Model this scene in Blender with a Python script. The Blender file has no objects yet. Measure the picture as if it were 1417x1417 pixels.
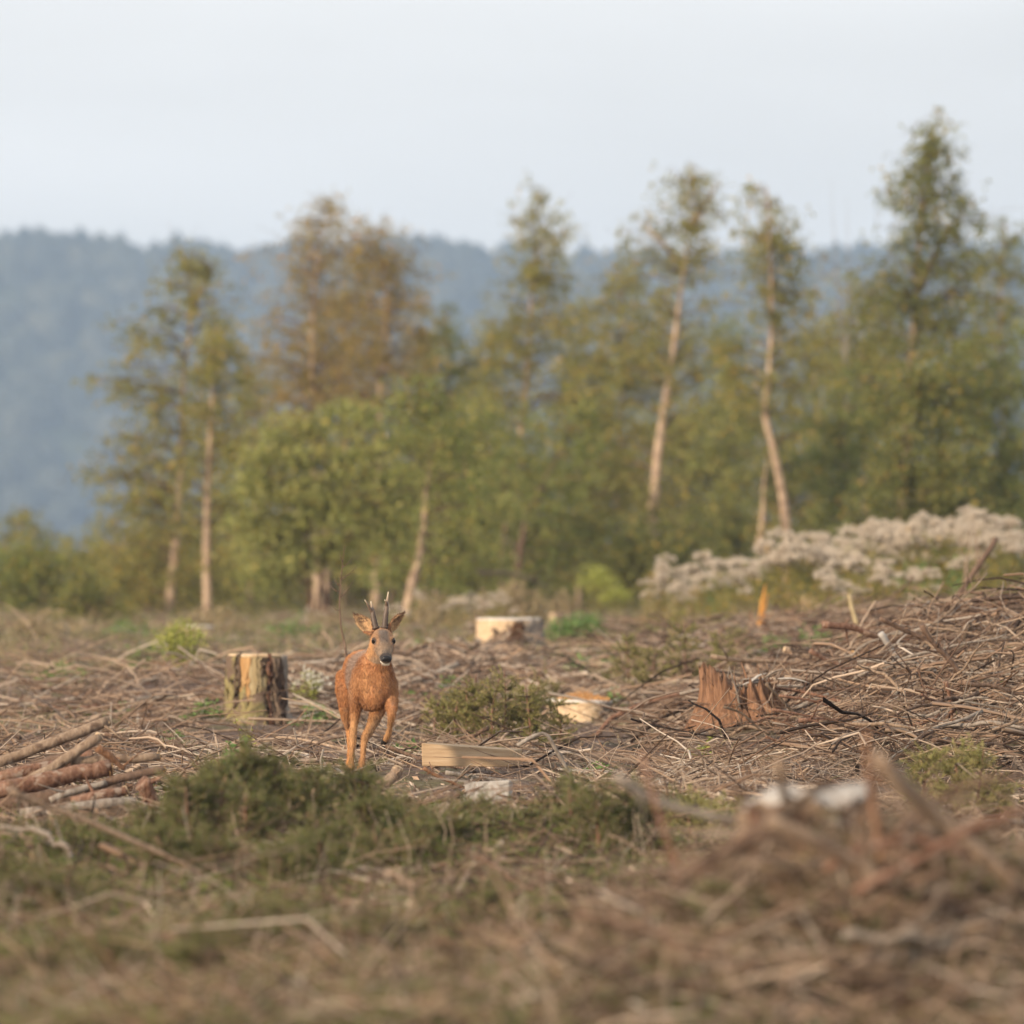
import bpy, math
import numpy as np
from mathutils import Vector

rng = np.random.default_rng(11)
SC = bpy.context.scene
COL = SC.collection
PI = math.pi

# ------------------------------------------------------------------ camera
FPX = 10400.0            # focal length in photograph pixels (1417 wide)
HC = 1.2                 # eye height above the ground at the deer
HOR = 768.0              # horizon row
CX = CY = 708.5
TILT = math.atan((HOR - CY) / FPX)
cam = bpy.data.cameras.new('camera')
cam.sensor_width = 36.0
cam.lens = 36.0 * FPX / 1417.0
cam.clip_start = 0.5
cam.clip_end = 9000.0
cam.dof.use_dof = True
cam.dof.focus_distance = 40.3
cam.dof.aperture_fstop = 3.6
cam_ob = bpy.data.objects.new('camera', cam)
cam_ob.location = (0, 0, HC)
cam_ob.rotation_euler = (PI / 2 + TILT, 0, 0)
COL.objects.link(cam_ob)
SC.camera = cam_ob

# ------------------------------------------------------------------ sky and sun
SUN_EL, SUN_AZ = math.radians(19), math.radians(-135)   # azimuth from +Y towards +X: behind the camera, to its left
wd = bpy.data.worlds.new('World')
SC.world = wd
wd.use_nodes = True
nt = wd.node_tree
nt.nodes.clear()
sky = nt.nodes.new('ShaderNodeTexSky')
sky.sky_type = 'NISHITA'
sky.sun_disc = False
sky.sun_elevation = SUN_EL
sky.sun_rotation = SUN_AZ
sky.dust_density = 3.0
sky.air_density = 1.0
bg1 = nt.nodes.new('ShaderNodeBackground')
bg1.inputs['Strength'].default_value = 0.07
bg2 = nt.nodes.new('ShaderNodeBackground')            # the even veil of high cloud
tc = nt.nodes.new('ShaderNodeTexCoord')
mpn = nt.nodes.new('ShaderNodeMapping')
mpn.inputs['Scale'].default_value = (1, 1, 5)
cn = nt.nodes.new('ShaderNodeTexNoise')
cn.inputs['Scale'].default_value = 7.0
cn.inputs['Detail'].default_value = 3
cr = nt.nodes.new('ShaderNodeValToRGB')
cr.color_ramp.elements[0].color = (0.68, 0.665, 0.645, 1)
cr.color_ramp.elements[0].position = 0.3
cr.color_ramp.elements[1].color = (0.81, 0.795, 0.775, 1)
cr.color_ramp.elements[1].position = 0.7
bg2.inputs['Strength'].default_value = 1.0
mixs = nt.nodes.new('ShaderNodeMixShader')
mixs.inputs[0].default_value = 0.9
wout = nt.nodes.new('ShaderNodeOutputWorld')
L = nt.links.new
L(sky.outputs[0], bg1.inputs[0])
L(tc.outputs['Generated'], mpn.inputs[0]); L(mpn.outputs[0], cn.inputs['Vector']); L(cn.outputs['Fac'], cr.inputs[0])
L(cr.outputs[0], bg2.inputs[0])
L(bg1.outputs[0], mixs.inputs[1]); L(bg2.outputs[0], mixs.inputs[2]); L(mixs.outputs[0], wout.inputs[0])

sun = bpy.data.lights.new('sun', 'SUN')
sun.energy = 3.8
sun.angle = math.radians(3.5)
sun.color = (1.0, 0.81, 0.60)
sun_ob = bpy.data.objects.new('sun', sun)
sd = Vector((math.sin(SUN_AZ) * math.cos(SUN_EL), math.cos(SUN_AZ) * math.cos(SUN_EL), math.sin(SUN_EL)))
sun_ob.rotation_euler = (-sd).to_track_quat('-Z', 'Y').to_euler()
sun_ob.location = sd * 60
COL.objects.link(sun_ob)

SC.view_settings.view_transform = 'Standard'
SC.view_settings.look = 'None'
SC.view_settings.exposure = 0.5
SC.view_settings.gamma = 1.0
SC.render.engine = 'CYCLES'
SC.cycles.use_denoising = True
SC.cycles.max_bounces = 6
SC.cycles.diffuse_bounces = 3
SC.cycles.glossy_bounces = 2
SC.cycles.transmission_bounces = 4
SC.cycles.transparent_max_bounces = 6
SC.cycles.volume_bounces = 1
SC.cycles.use_adaptive_sampling = True
SC.cycles.adaptive_threshold = 0.02

# ------------------------------------------------------------------ helpers
def lin(r, g, b):
    f = lambda c: (c / 12.92 if c <= 0.04045 else ((c + 0.055) / 1.055) ** 2.4)
    return (f(r / 255), f(g / 255), f(b / 255))

def sstep(a, b, x):
    t = np.clip((np.asarray(x, float) - a) / (b - a), 0, 1)
    return t * t * (3 - 2 * t)

def _hash(ix, iy, s):
    h = (ix * 374761393 + iy * 668265263 + s * 982451653) & 0xffffffff
    h = ((h ^ (h >> 13)) * 1274126177) & 0xffffffff
    h = h ^ (h >> 16)
    return (h & 0xffff) / 65535.0

def vnoise(x, y, s=0):
    x = np.asarray(x, float); y = np.asarray(y, float)
    ix = np.floor(x).astype(np.int64); iy = np.floor(y).astype(np.int64)
    fx = x - ix; fy = y - iy
    fx = fx * fx * (3 - 2 * fx); fy = fy * fy * (3 - 2 * fy)
    a = _hash(ix, iy, s); b = _hash(ix + 1, iy, s); c = _hash(ix, iy + 1, s); d = _hash(ix + 1, iy + 1, s)
    return (a * (1 - fx) + b * fx) * (1 - fy) + (c * (1 - fx) + d * fx) * fy

def fbm(x, y, s=0, o=3):
    t = 0; a = 0.5
    for k in range(o):
        t = t + a * (vnoise(x * 2 ** k, y * 2 ** k, s + k) - 0.5); a *= 0.5
    return t

_gd = np.array([0, 20, 30, 40, 54, 72, 90, 130, 165, 240, 420, 900, 2200, 2700, 6000.0])
_gz = np.array([-.05, -.03, 0, 0, 0, .24, .3, .16, -.1, -2.5, -8, -10, -6, -4, -4.0])
def pxcol(x, y):
    return CX + x / np.maximum(y, 1) * FPX

def g(x, y):
    """ground height"""
    x = np.asarray(x, float); y = np.asarray(y, float)
    z = np.interp(y, _gd, _gz)
    c = pxcol(x, y)
    z = z + 0.34 * sstep(820, 1330, c) * sstep(54, 74, y) * (1 - sstep(105, 150, y))
    # brash windrow on the far side of the clearing, heaped towards the corner
    z = z + 0.80 * np.exp(-((y - 50.5) / 4.2) ** 2) * sstep(0.9, 3.5, x)
    z = z + 0.22 * np.exp(-((y - 44.5) / 3.0) ** 2) * sstep(1.0, 2.2, x)
    z = z + 0.13 * np.exp(-(((x - 1.35) / .45) ** 2 + ((y - 45.8) / 1.6) ** 2))
    # brash heaps behind the deer and round the tall stump
    z = z + 0.20 * np.exp(-(((x + .75) / .75) ** 2 + ((y - 61) / 4.5) ** 2)) + 0.15 * np.exp(-(((x + 2.6) / .9) ** 2 + ((y - 58.5) / 4) ** 2))
    z = z + 0.14 * np.exp(-(((x - .3) / .8) ** 2 + ((y - 66) / 3) ** 2))
    # low heap under the log pile, low heap under the near stump
    z = z + 0.42 * np.exp(-(((x - 1.05) / .75) ** 2 + ((y - 20.4) / 1.2) ** 2))
    z = z + 0.10 * np.exp(-(((x + .75) / .9) ** 2 + ((y - 31.0) / 2.0) ** 2))
    near = 1 - sstep(120, 220, y)
    # trodden level spots: where the deer walks, under the log pile, by the sawn wedge
    calm = np.clip(np.exp(-((x + .8) / .7) ** 4 - ((y - 39.4) / 3.2) ** 4) + np.exp(-((x + 2.1) / .8) ** 4 - ((y - 35.0) / 1.8) ** 4) + np.exp(-((x + .2) / .45) ** 4 - ((y - 39.6) / 1.6) ** 4), 0, 1)
    near = near * (1 - .92 * calm)
    z = z - .05 * np.exp(-((x + 2.1) / .8) ** 4 - ((y - 35.0) / 1.5) ** 4)
    z = z + near * (0.20 * fbm(x * .9, y * .45, 3, 3) + 0.11 * fbm(x * 3.2, y * 1.6, 9, 2))
    return z

def ray(px, py):
    xr = (px - CX) / FPX; yu = (CY - py) / FPX
    d = np.array([xr, math.cos(TILT) - yu * math.sin(TILT), math.sin(TILT) + yu * math.cos(TILT)])
    return d / d[1]

def P(px, py, d):
    return ray(px, py) * d + np.array([0, 0, HC])

def G(px, d, dz=0.0):
    x = (px - CX) / FPX * d
    return np.array([x, d, float(g(x, d)) + dz])

def on(px, py, d0=17.0, d1=175.0):
    r = ray(px, py)
    dd = np.arange(d0, d1, 0.08)
    z = HC + r[2] * dd
    hit = np.nonzero(z <= g(r[0] * dd, dd))[0]
    return float(dd[hit[0]]) if len(hit) else d1

def row(px, d, dz=0.0):
    p = G(px, d, dz)
    return HOR - (p[2] - HC) / d * FPX

class Geo:
    def __init__(self):
        self.V = []; self.Q = []; self.T = []; self.A = []; self.C = []; self.n = 0
    def add(self, V, Q=None, T=None, a=0.5, c=None):
        V = np.asarray(V, float).reshape(-1, 3)
        if Q is not None and len(Q): self.Q.append(np.asarray(Q, np.int64) + self.n)
        if T is not None and len(T): self.T.append(np.asarray(T, np.int64) + self.n)
        self.V.append(V)
        self.A.append(np.broadcast_to(np.asarray(a, float), (len(V),)))
        if c is not None: self.C.append(np.asarray(c, float).reshape(-1, 3))
        self.n += len(V)
        return self
    def mesh(self, name, origin=(0, 0, 0), smooth=True):
        V = np.concatenate(self.V) - np.asarray(origin, float)
        me = bpy.data.meshes.new(name)
        Q = np.concatenate(self.Q) if self.Q else np.zeros((0, 4), np.int64)
        T = np.concatenate(self.T) if self.T else np.zeros((0, 3), np.int64)
        nl = Q.size + T.size
        me.vertices.add(len(V)); me.loops.add(nl); me.polygons.add(len(Q) + len(T))
        me.vertices.foreach_set('co', V.astype(np.float32).ravel())
        me.loops.foreach_set('vertex_index', np.concatenate([Q.ravel(), T.ravel()]).astype(np.int32))
        st = np.concatenate([np.arange(len(Q)) * 4, Q.size + np.arange(len(T)) * 3]).astype(np.int32)
        me.polygons.foreach_set('loop_start', st)
        me.polygons.foreach_set('use_smooth', np.full(len(st), smooth, bool))
        at = me.attributes.new('rnd', 'FLOAT', 'POINT')
        at.data.foreach_set('value', np.concatenate(self.A).astype(np.float32))
        if self.C:
            C = np.concatenate(self.C)
            ac = me.attributes.new('col', 'FLOAT_COLOR', 'POINT')
            ac.data.foreach_set('color', np.concatenate([C, np.ones((len(C), 1))], 1).astype(np.float32).ravel())
        me.update(calc_edges=True)
        return me
    def build(self, name, mat, parent=None, origin=(0, 0, 0), smooth=True):
        me = self.mesh(name, origin, smooth)
        me.materials.append(mat)
        ob = bpy.data.objects.new(name, me)
        COL.objects.link(ob)
        if parent is not None: ob.parent = parent
        else: ob.location = origin
        return ob

def tag(o, label=None, cat=None, group=None, kind=None):
    if label: o['label'] = label
    if cat: o['category'] = cat
    if group: o['group'] = group
    if kind: o['kind'] = kind
    return o

def empty(name, loc, label, cat, group=None):
    o = bpy.data.objects.new(name, None)
    o.empty_display_size = 0.1
    o.location = loc
    COL.objects.link(o)
    return tag(o, label, cat, group)

def copy_tree(o, parent=None):
    c = o.copy(); COL.objects.link(c); c.parent = parent
    for ch in o.children: copy_tree(ch, c)
    return c

def unit(v):
    v = np.asarray(v, float)
    return v / np.maximum(np.linalg.norm(v, axis=-1, keepdims=True), 1e-9)

def resample(pts, n):
    """smooth polyline through pts (Catmull-Rom)"""
    p = np.asarray(pts, float)
    if len(p) == 2: p = np.stack([p[0], (p[0] + p[1]) / 2, p[1]])
    e = np.concatenate([[2 * p[0] - p[1]], p, [2 * p[-1] - p[-2]]])
    t = np.linspace(0, len(p) - 1 - 1e-6, n)
    i = t.astype(int); f = (t - i)[:, None]
    a, b, c, d = e[i], e[i + 1], e[i + 2], e[i + 3]
    return 0.5 * (2 * b + (c - a) * f + (2 * a - 5 * b + 4 * c - d) * f ** 2 + (3 * b - a - 3 * c + d) * f ** 3)

def tube(geo, pts, rad, n=8, a=0.5, rough=0.0, cap=True, flat=1.0):
    p = np.asarray(pts, float); m = len(p)
    rad = np.broadcast_to(np.asarray(rad, float), (m,))
    t = unit(np.gradient(p, axis=0))
    ref = np.array([0, 0, 1.0]) if abs(t[:, 2]).mean() < 0.8 else np.array([1.0, 0, 0])
    u = unit(np.cross(t, ref)); w = np.cross(t, u)
    an = np.arange(n) / n * 2 * PI
    R = rad[:, None] * (1 + rough * (rng.random((m, n)) - .5) * 2)
    V = p[:, None] + R[..., None] * (np.cos(an)[None, :, None] * u[:, None] + flat * np.sin(an)[None, :, None] * w[:, None])
    V = V.reshape(-1, 3)
    i = np.arange(m - 1)[:, None] * n; j = np.arange(n)[None]; k = (j + 1) % n
    Q = np.stack([i + j, i + k, i + n + k, i + n + j], -1).reshape(-1, 4)
    T = None
    if cap:
        V = np.concatenate([V, p[:1], p[-1:]]); b = m * n
        jj = np.arange(n); kk = (jj + 1) % n
        T = np.concatenate([np.stack([np.full(n, b), kk, jj], -1), np.stack([np.full(n, b + 1), (m - 1) * n + jj, (m - 1) * n + kk], -1)])
    geo.add(V, Q, T, a)

def twigs(geo, p0, p1, r0, r1, bend=0.06, a=None):
    """many thin crooked twigs, three rings of three"""
    p0 = np.asarray(p0, float); p1 = np.asarray(p1, float); N = len(p0)
    d = p1 - p0; Ln = np.linalg.norm(d, axis=1, keepdims=True); t = d / np.maximum(Ln, 1e-9)
    mid = (p0 + p1) / 2 + rng.normal(0, 1, (N, 3)) * Ln * bend
    ref = np.where(np.abs(t[:, 2:3]) < .8, np.array([[0, 0, 1.0]]), np.array([[1.0, 0, 0]]))
    u = unit(np.cross(t, ref)); w = np.cross(t, u)
    r0 = np.broadcast_to(np.asarray(r0, float), (N,))[:, None]; r1 = np.broadcast_to(np.asarray(r1, float), (N,))[:, None]
    V = []
    for c, r in ((p0, r0), (mid, (r0 + r1) * .5), (p1, r1)):
        for k in range(3):
            an = k * 2 * PI / 3
            V.append(c + r * (math.cos(an) * u + math.sin(an) * w))
    V = np.stack(V, 1).reshape(-1, 3)
    b = np.arange(N)[:, None, None] * 9
    q = np.array([[s * 3 + k, s * 3 + (k + 1) % 3, s * 3 + 3 + (k + 1) % 3, s * 3 + 3 + k] for s in (0, 1) for k in range(3)])
    Q = (b + q[None]).reshape(-1, 4)
    if a is None: a = rng.random(N)
    geo.add(V, Q, None, np.repeat(a, 9))

def curved(geo, p0, p1, r0, r1, bend=0.08, a=None, rings=5, n=3):
    """many stouter sticks, gently bowed and knobbly"""
    p0 = np.asarray(p0, float); p1 = np.asarray(p1, float); N = len(p0)
    d = p1 - p0; Ln = np.linalg.norm(d, axis=1, keepdims=True); t = d / np.maximum(Ln, 1e-9)
    ref = np.where(np.abs(t[:, 2:3]) < .8, np.array([[0, 0, 1.0]]), np.array([[1.0, 0, 0]]))
    u = unit(np.cross(t, ref)); w = np.cross(t, u)
    b1 = rng.normal(0, 1, (N, 3)) * Ln * bend; b2 = rng.normal(0, 1, (N, 3)) * Ln * bend * .5
    V = []
    for k in range(rings):
        f = k / (rings - 1)
        c = p0 + d * f + b1 * math.sin(PI * f) + b2 * math.sin(2 * PI * f) + rng.normal(0, 1, (N, 3)) * r0[:, None] * .35
        r = (r0 * (1 - f) + r1 * f)[:, None] * rng.uniform(.8, 1.25, (N, 1))
        for q in range(n):
            an = q * 2 * PI / n
            V.append(c + r * (math.cos(an) * u + math.sin(an) * w))
    V = np.stack(V, 1).reshape(-1, 3)
    qd = np.array([[s * n + k, s * n + (k + 1) % n, (s + 1) * n + (k + 1) % n, (s + 1) * n + k] for s in range(rings - 1) for k in range(n)])
    caps = np.array([[3, 2, 1, 0], [(rings - 1) * n + k for k in range(4)]]) if n == 4 else np.zeros((0, 4), int)
    qd = np.concatenate([qd, caps])
    Q = (np.arange(N)[:, None, None] * (rings * n) + qd[None]).reshape(-1, 4)
    if a is None: a = rng.random(N)
    geo.add(V, Q, None, np.repeat(a, rings * n))

def slivers(geo, p, d, ln, w, a=None, c=None):
    """thin one-triangle blades"""
    p = np.asarray(p, float); N = len(p); d = unit(d)
    s = unit(np.cross(d, rng.normal(0, 1, (N, 3))))
    ln = np.broadcast_to(np.asarray(ln, float), (N,))[:, None]; w = np.broadcast_to(np.asarray(w, float), (N,))[:, None]
    V = np.stack([p - s * w / 2, p + s * w / 2, p + d * ln], 1).reshape(-1, 3)
    T = np.arange(N * 3).reshape(-1, 3)
    if a is None: a = rng.random(N)
    geo.add(V, None, T, np.repeat(a, 3), None if c is None else np.repeat(c, 3, 0))

def blades(geo, p, d, ln, w, droop=0.35, a=None):
    """bending grass blades, one quad and one triangle"""
    p = np.asarray(p, float); N = len(p); d = unit(d)
    ln = np.broadcast_to(np.asarray(ln, float), (N,))[:, None]; w = np.broadcast_to(np.asarray(w, float), (N,))[:, None]
    h = d.copy(); h[:, 2] = 0; h = unit(h + 1e-3)
    s = unit(np.cross(d, np.array([[0, 0, 1.0]])) + rng.normal(0, .4, (N, 3)))
    m = p + d * ln * .55
    e = m + unit(d + h * droop * 2 - np.array([[0, 0, droop]])) * ln * .5
    V = np.stack([p - s * w / 2, p + s * w / 2, m + s * w * .4, m - s * w * .4, e], 1).reshape(-1, 3)
    b = np.arange(N)[:, None] * 5
    if a is None: a = rng.random(N)
    geo.add(V, b + np.array([[0, 1, 2, 3]]), b + np.array([[3, 2, 4]]), np.repeat(a, 5))

def leaves(geo, p, ax, ln, w, a=None):
    """diamond leaves folded a little along the midrib"""
    p = np.asarray(p, float); N = len(p); ax = unit(ax)
    s = unit(np.cross(ax, rng.normal(0, 1, (N, 3)))); nn = np.cross(ax, s)
    ln = np.broadcast_to(np.asarray(ln, float), (N,))[:, None]; w = np.broadcast_to(np.asarray(w, float), (N,))[:, None]
    m = p + ax * ln * .45 + nn * w * .15
    V = np.stack([p, m + s * w / 2, p + ax * ln, m - s * w / 2], 1).reshape(-1, 3)
    Q = np.arange(N * 4).reshape(-1, 4)
    if a is None: a = rng.random(N)
    geo.add(V, Q, None, np.repeat(a, 4))

# ------------------------------------------------------------------ materials
def newmat(name):
    m = bpy.data.materials.new(name)
    m.use_nodes = True
    t = m.node_tree
    t.nodes.clear()
    return m, t, t.nodes.new('ShaderNodeOutputMaterial')

def ramp(t, cols, pos=None):
    r = t.nodes.new('ShaderNodeValToRGB')
    e = r.color_ramp.elements
    n = len(cols)
    pos = pos or [i / (n - 1) for i in range(n)]
    while len(e) < n: e.new(0.5)
    for i in range(n):
        e[i].position = pos[i]; e[i].color = (*cols[i], 1)
    return r

def leafmat(name, cols, trans=0.35, rough=0.55, nscale=0.9, nmix=0.6):
    """leaf colour from each leaf's own number plus a slow clump-to-clump drift"""
    m, t, o = newmat(name)
    at = t.nodes.new('ShaderNodeAttribute'); at.attribute_name = 'rnd'
    if name.split('_')[0] in ('birch', 'willow', 'bush'): cols = [tuple(min(.8, v * 1.18) for v in c) for c in cols]; trans = .42
    r = ramp(t, cols)
    t.links.new(at.outputs['Fac'], r.inputs[0])
    b = t.nodes.new('ShaderNodeBsdfPrincipled')
    b.inputs['Roughness'].default_value = rough
    b.inputs['Specular IOR Level'].default_value = 0.25
    tr = t.nodes.new('ShaderNodeBsdfTranslucent')
    mx = t.nodes.new('ShaderNodeMixShader'); mx.inputs[0].default_value = trans
    t.links.new(r.outputs[0], b.inputs['Base Color']); t.links.new(r.outputs[0], tr.inputs['Color'])
    t.links.new(b.outputs[0], mx.inputs[1]); t.links.new(tr.outputs[0], mx.inputs[2]); t.links.new(mx.outputs[0], o.inputs[0])
    return m

def woodmat(name, cols, scale=(14, 14, 2.5), detail=6, bump=0.6, rough=0.8, attr=False, spots=None, dist=0.01):
    """streaky bark or wood, stretched along the local z axis"""
    m, t, o = newmat(name)
    tc = t.nodes.new('ShaderNodeTexCoord')
    mp = t.nodes.new('ShaderNodeMapping'); mp.inputs['Scale'].default_value = scale
    n = t.nodes.new('ShaderNodeTexNoise'); n.inputs['Scale'].default_value = 1.0; n.inputs['Detail'].default_value = detail
    n.inputs['Roughness'].default_value = 0.65
    t.links.new(tc.outputs['Object'], mp.inputs[0]); t.links.new(mp.outputs[0], n.inputs['Vector'])
    lo = [0.28 + 0.46 * i / (len(cols) - 1) for i in range(len(cols))]
    r = ramp(t, cols, lo)
    fac = n.outputs['Fac']
    if attr:
        at = t.nodes.new('ShaderNodeAttribute'); at.attribute_name = 'rnd'
        ma = t.nodes.new('ShaderNodeMath'); ma.operation = 'MULTIPLY_ADD'
        ma.inputs[1].default_value = 0.7; t.links.new(at.outputs['Fac'], ma.inputs[0])
        mb = t.nodes.new('ShaderNodeMath'); mb.operation = 'MULTIPLY_ADD'; mb.inputs[1].default_value = 0.5; mb.inputs[2].default_value = -0.1
        t.links.new(n.outputs['Fac'], mb.inputs[0]); t.links.new(mb.outputs[0], ma.inputs[2])
        fac = ma.outputs[0]
    t.links.new(fac, r.inputs[0])
    colr = r.outputs[0]
    if spots:
        n2 = t.nodes.new('ShaderNodeTexNoise'); n2.inputs['Scale'].default_value = spots[1]; n2.inputs['Detail'].default_value = 3
        t.links.new(tc.outputs['Object'], n2.inputs['Vector'])
        r2 = ramp(t, [(0, 0, 0), (1, 1, 1)], [spots[2], spots[2] + .08])
        t.links.new(n2.outputs['Fac'], r2.inputs[0])
        mc = t.nodes.new('ShaderNodeMixRGB'); mc.inputs['Color2'].default_value = (*spots[0], 1)
        t.links.new(r2.outputs[0], mc.inputs['Fac']); t.links.new(colr, mc.inputs['Color1'])
        colr = mc.outputs[0]
    b = t.nodes.new('ShaderNodeBsdfPrincipled')
    b.inputs['Roughness'].default_value = rough
    b.inputs['Specular IOR Level'].default_value = 0.2
    bp = t.nodes.new('ShaderNodeBump'); bp.inputs['Strength'].default_value = bump; bp.inputs['Distance'].default_value = dist
    t.links.new(n.outputs['Fac'], bp.inputs['Height']); t.links.new(bp.outputs[0], b.inputs['Normal'])
    t.links.new(colr, b.inputs['Base Color']); t.links.new(b.outputs[0], o.inputs[0])
    return m

def attrmat(name, cols, rough=0.85, pos=None):
    m, t, o = newmat(name)
    at = t.nodes.new('ShaderNodeAttribute'); at.attribute_name = 'rnd'
    r = ramp(t, cols, pos)
    b = t.nodes.new('ShaderNodeBsdfPrincipled')
    b.inputs['Roughness'].default_value = rough; b.inputs['Specular IOR Level'].default_value = 0.15
    t.links.new(at.outputs['Fac'], r.inputs[0]); t.links.new(r.outputs[0], b.inputs['Base Color']); t.links.new(b.outputs[0], o.inputs[0])
    return m

M = {}
# ground: needle litter, peat, patches of moss and dead grass
def ground_mat():
    m, t, o = newmat('ground_litter')
    tc = t.nodes.new('ShaderNodeTexCoord')
    n1 = t.nodes.new('ShaderNodeTexNoise'); n1.inputs['Scale'].default_value = 22; n1.inputs['Detail'].default_value = 8; n1.inputs['Roughness'].default_value = .7
    n2 = t.nodes.new('ShaderNodeTexNoise'); n2.inputs['Scale'].default_value = .8; n2.inputs['Detail'].default_value = 4
    t.links.new(tc.outputs['Object'], n1.inputs['Vector']); t.links.new(tc.outputs['Object'], n2.inputs['Vector'])
    r1 = ramp(t, [(.035, .025, .02), (.11, .074, .058), (.21, .15, .118), (.32, .25, .205)], [.3, .45, .58, .75])
    t.links.new(n1.outputs['Fac'], r1.inputs[0])
    r2 = ramp(t, [(0, 0, 0), (1, 1, 1)], [.5, .64])
    t.links.new(n2.outputs['Fac'], r2.inputs[0])
    mx = t.nodes.new('ShaderNodeMixRGB'); mx.blend_type = 'MIX'
    r3 = ramp(t, [(.07, .07, .03), (.16, .15, .07), (.27, .23, .13)], [.3, .5, .7])
    t.links.new(n1.outputs['Fac'], r3.inputs[0])
    ml = t.nodes.new('ShaderNodeMath'); ml.operation = 'MULTIPLY'; ml.inputs[1].default_value = .7
    t.links.new(r2.outputs[0], ml.inputs[0])
    t.links.new(ml.outputs[0], mx.inputs['Fac']); t.links.new(r1.outputs[0], mx.inputs['Color1']); t.links.new(r3.outputs[0], mx.inputs['Color2'])
    b = t.nodes.new('ShaderNodeBsdfPrincipled'); b.inputs['Roughness'].default_value = .95; b.inputs['Specular IOR Level'].default_value = .1
    bp = t.nodes.new('ShaderNodeBump'); bp.inputs['Strength'].default_value = .9; bp.inputs['Distance'].default_value = .03
    t.links.new(n1.outputs['Fac'], bp.inputs['Height']); t.links.new(bp.outputs[0], b.inputs['Normal'])
    t.links.new(mx.outputs[0], b.inputs['Base Color']); t.links.new(b.outputs[0], o.inputs[0])
    return m
M['ground'] = ground_mat()
def twig_mat():
    m, t, o = newmat('twig_litter')
    at = t.nodes.new('ShaderNodeAttribute'); at.attribute_name = 'rnd'
    r1 = ramp(t, [(.035, .022, .016), (.15, .085, .054), (.31, .20, .13), (.44, .315, .22), (.55, .45, .36)])
    r2 = ramp(t, [(.04, .03, .025), (.125, .098, .08), (.24, .20, .165), (.37, .325, .28), (.50, .455, .405)])
    m1 = t.nodes.new('ShaderNodeMath'); m1.operation = 'MULTIPLY'; m1.inputs[1].default_value = 53.7
    m2 = t.nodes.new('ShaderNodeMath'); m2.operation = 'FRACT'
    mx = t.nodes.new('ShaderNodeMixRGB')
    b = t.nodes.new('ShaderNodeBsdfPrincipled'); b.inputs['Roughness'].default_value = .85; b.inputs['Specular IOR Level'].default_value = .15
    t.links.new(at.outputs['Fac'], r1.inputs[0]); t.links.new(at.outputs['Fac'], r2.inputs[0]); t.links.new(at.outputs['Fac'], m1.inputs[0]); t.links.new(m1.outputs[0], m2.inputs[0])
    m3 = t.nodes.new('ShaderNodeMath'); m3.operation = 'MULTIPLY'; m3.inputs[1].default_value = .6
    t.links.new(m2.outputs[0], m3.inputs[0]); t.links.new(m3.outputs[0], mx.inputs['Fac']); t.links.new(r1.outputs[0], mx.inputs['Color1']); t.links.new(r2.outputs[0], mx.inputs['Color2'])
    t.links.new(mx.outputs[0], b.inputs['Base Color']); t.links.new(b.outputs[0], o.inputs[0])
    return m
M['twig'] = twig_mat()
M['drygrass'] = leafmat('dry_grass', [(.27, .20, .11), (.40, .31, .18), (.33, .29, .15)], .3)
M['grass'] = leafmat('green_grass', [(.09, .12, .025), (.15, .195, .042), (.22, .235, .07)], .35)
M['needle'] = leafmat('spruce_needles', [(.17, .165, .055), (.26, .25, .085), (.34, .315, .115), (.42, .31, .16)], .25)
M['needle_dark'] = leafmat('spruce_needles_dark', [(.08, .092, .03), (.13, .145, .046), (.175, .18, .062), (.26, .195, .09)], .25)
M['weed'] = leafmat('weed_leaves', [(.10, .17, .05), (.17, .27, .08), (.25, .35, .12)], .35)
M['lime'] = leafmat('lime_leaves', [(.25, .28, .06), (.36, .39, .09), (.48, .46, .13)], .35)
M['stem'] = attrmat('plant_stem', [(.12, .10, .04), (.20, .15, .08)])
M['fluff'] = leafmat('seed_fluff', [(.48, .40, .31), (.67, .58, .47), (.82, .75, .65)], .4, .9)
M['petal'] = leafmat('white_petals', [(.55, .52, .42), (.75, .73, .66)], .3)
M['leaf_olive'] = leafmat('birch_leaves_olive', [(.13, .125, .035), (.205, .20, .058), (.28, .265, .08), (.46, .29, .06)])
M['leaf_brown'] = leafmat('birch_leaves_brown', [(.165, .128, .046), (.25, .195, .068), (.31, .255, .09), (.50, .27, .07)])
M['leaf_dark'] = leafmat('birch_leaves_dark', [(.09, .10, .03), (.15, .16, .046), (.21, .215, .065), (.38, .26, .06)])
M['leaf_light'] = leafmat('willow_leaves_light', [(.17, .185, .055), (.25, .262, .08), (.325, .325, .108), (.42, .34, .10)])
M['leaf_green'] = leafmat('bush_leaves_green', [(.11, .13, .034), (.175, .20, .054), (.235, .255, .075), (.40, .29, .07)])
M['birch'] = woodmat('birch_bark', [(.16, .105, .075), (.36, .255, .18), (.50, .37, .26), (.58, .45, .33)], (5, 5, 9), 5, .4)
M['darkbark'] = woodmat('dark_bark', [(.06, .042, .03), (.14, .10, .07), (.22, .16, .115)], (12, 12, 3), 6, .5)
M['redbark'] = woodmat('spruce_bark_red', [(.055, .028, .019), (.14, .07, .045), (.245, .14, .095), (.34, .23, .165)], (40, 40, 14), 6, .9, spots=((.30, .225, .175), 16, .60))
M['brownbark'] = woodmat('dead_branch_brown', [(.06, .038, .027), (.15, .095, .066), (.24, .165, .12)], (45, 45, 12), 6, .6)
M['tanbark'] = woodmat('dead_branch_tan', [(.12, .08, .052), (.26, .185, .13), (.38, .29, .21)], (45, 45, 12), 6, .8, spots=((.13, .085, .06), 13, .58))
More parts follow.
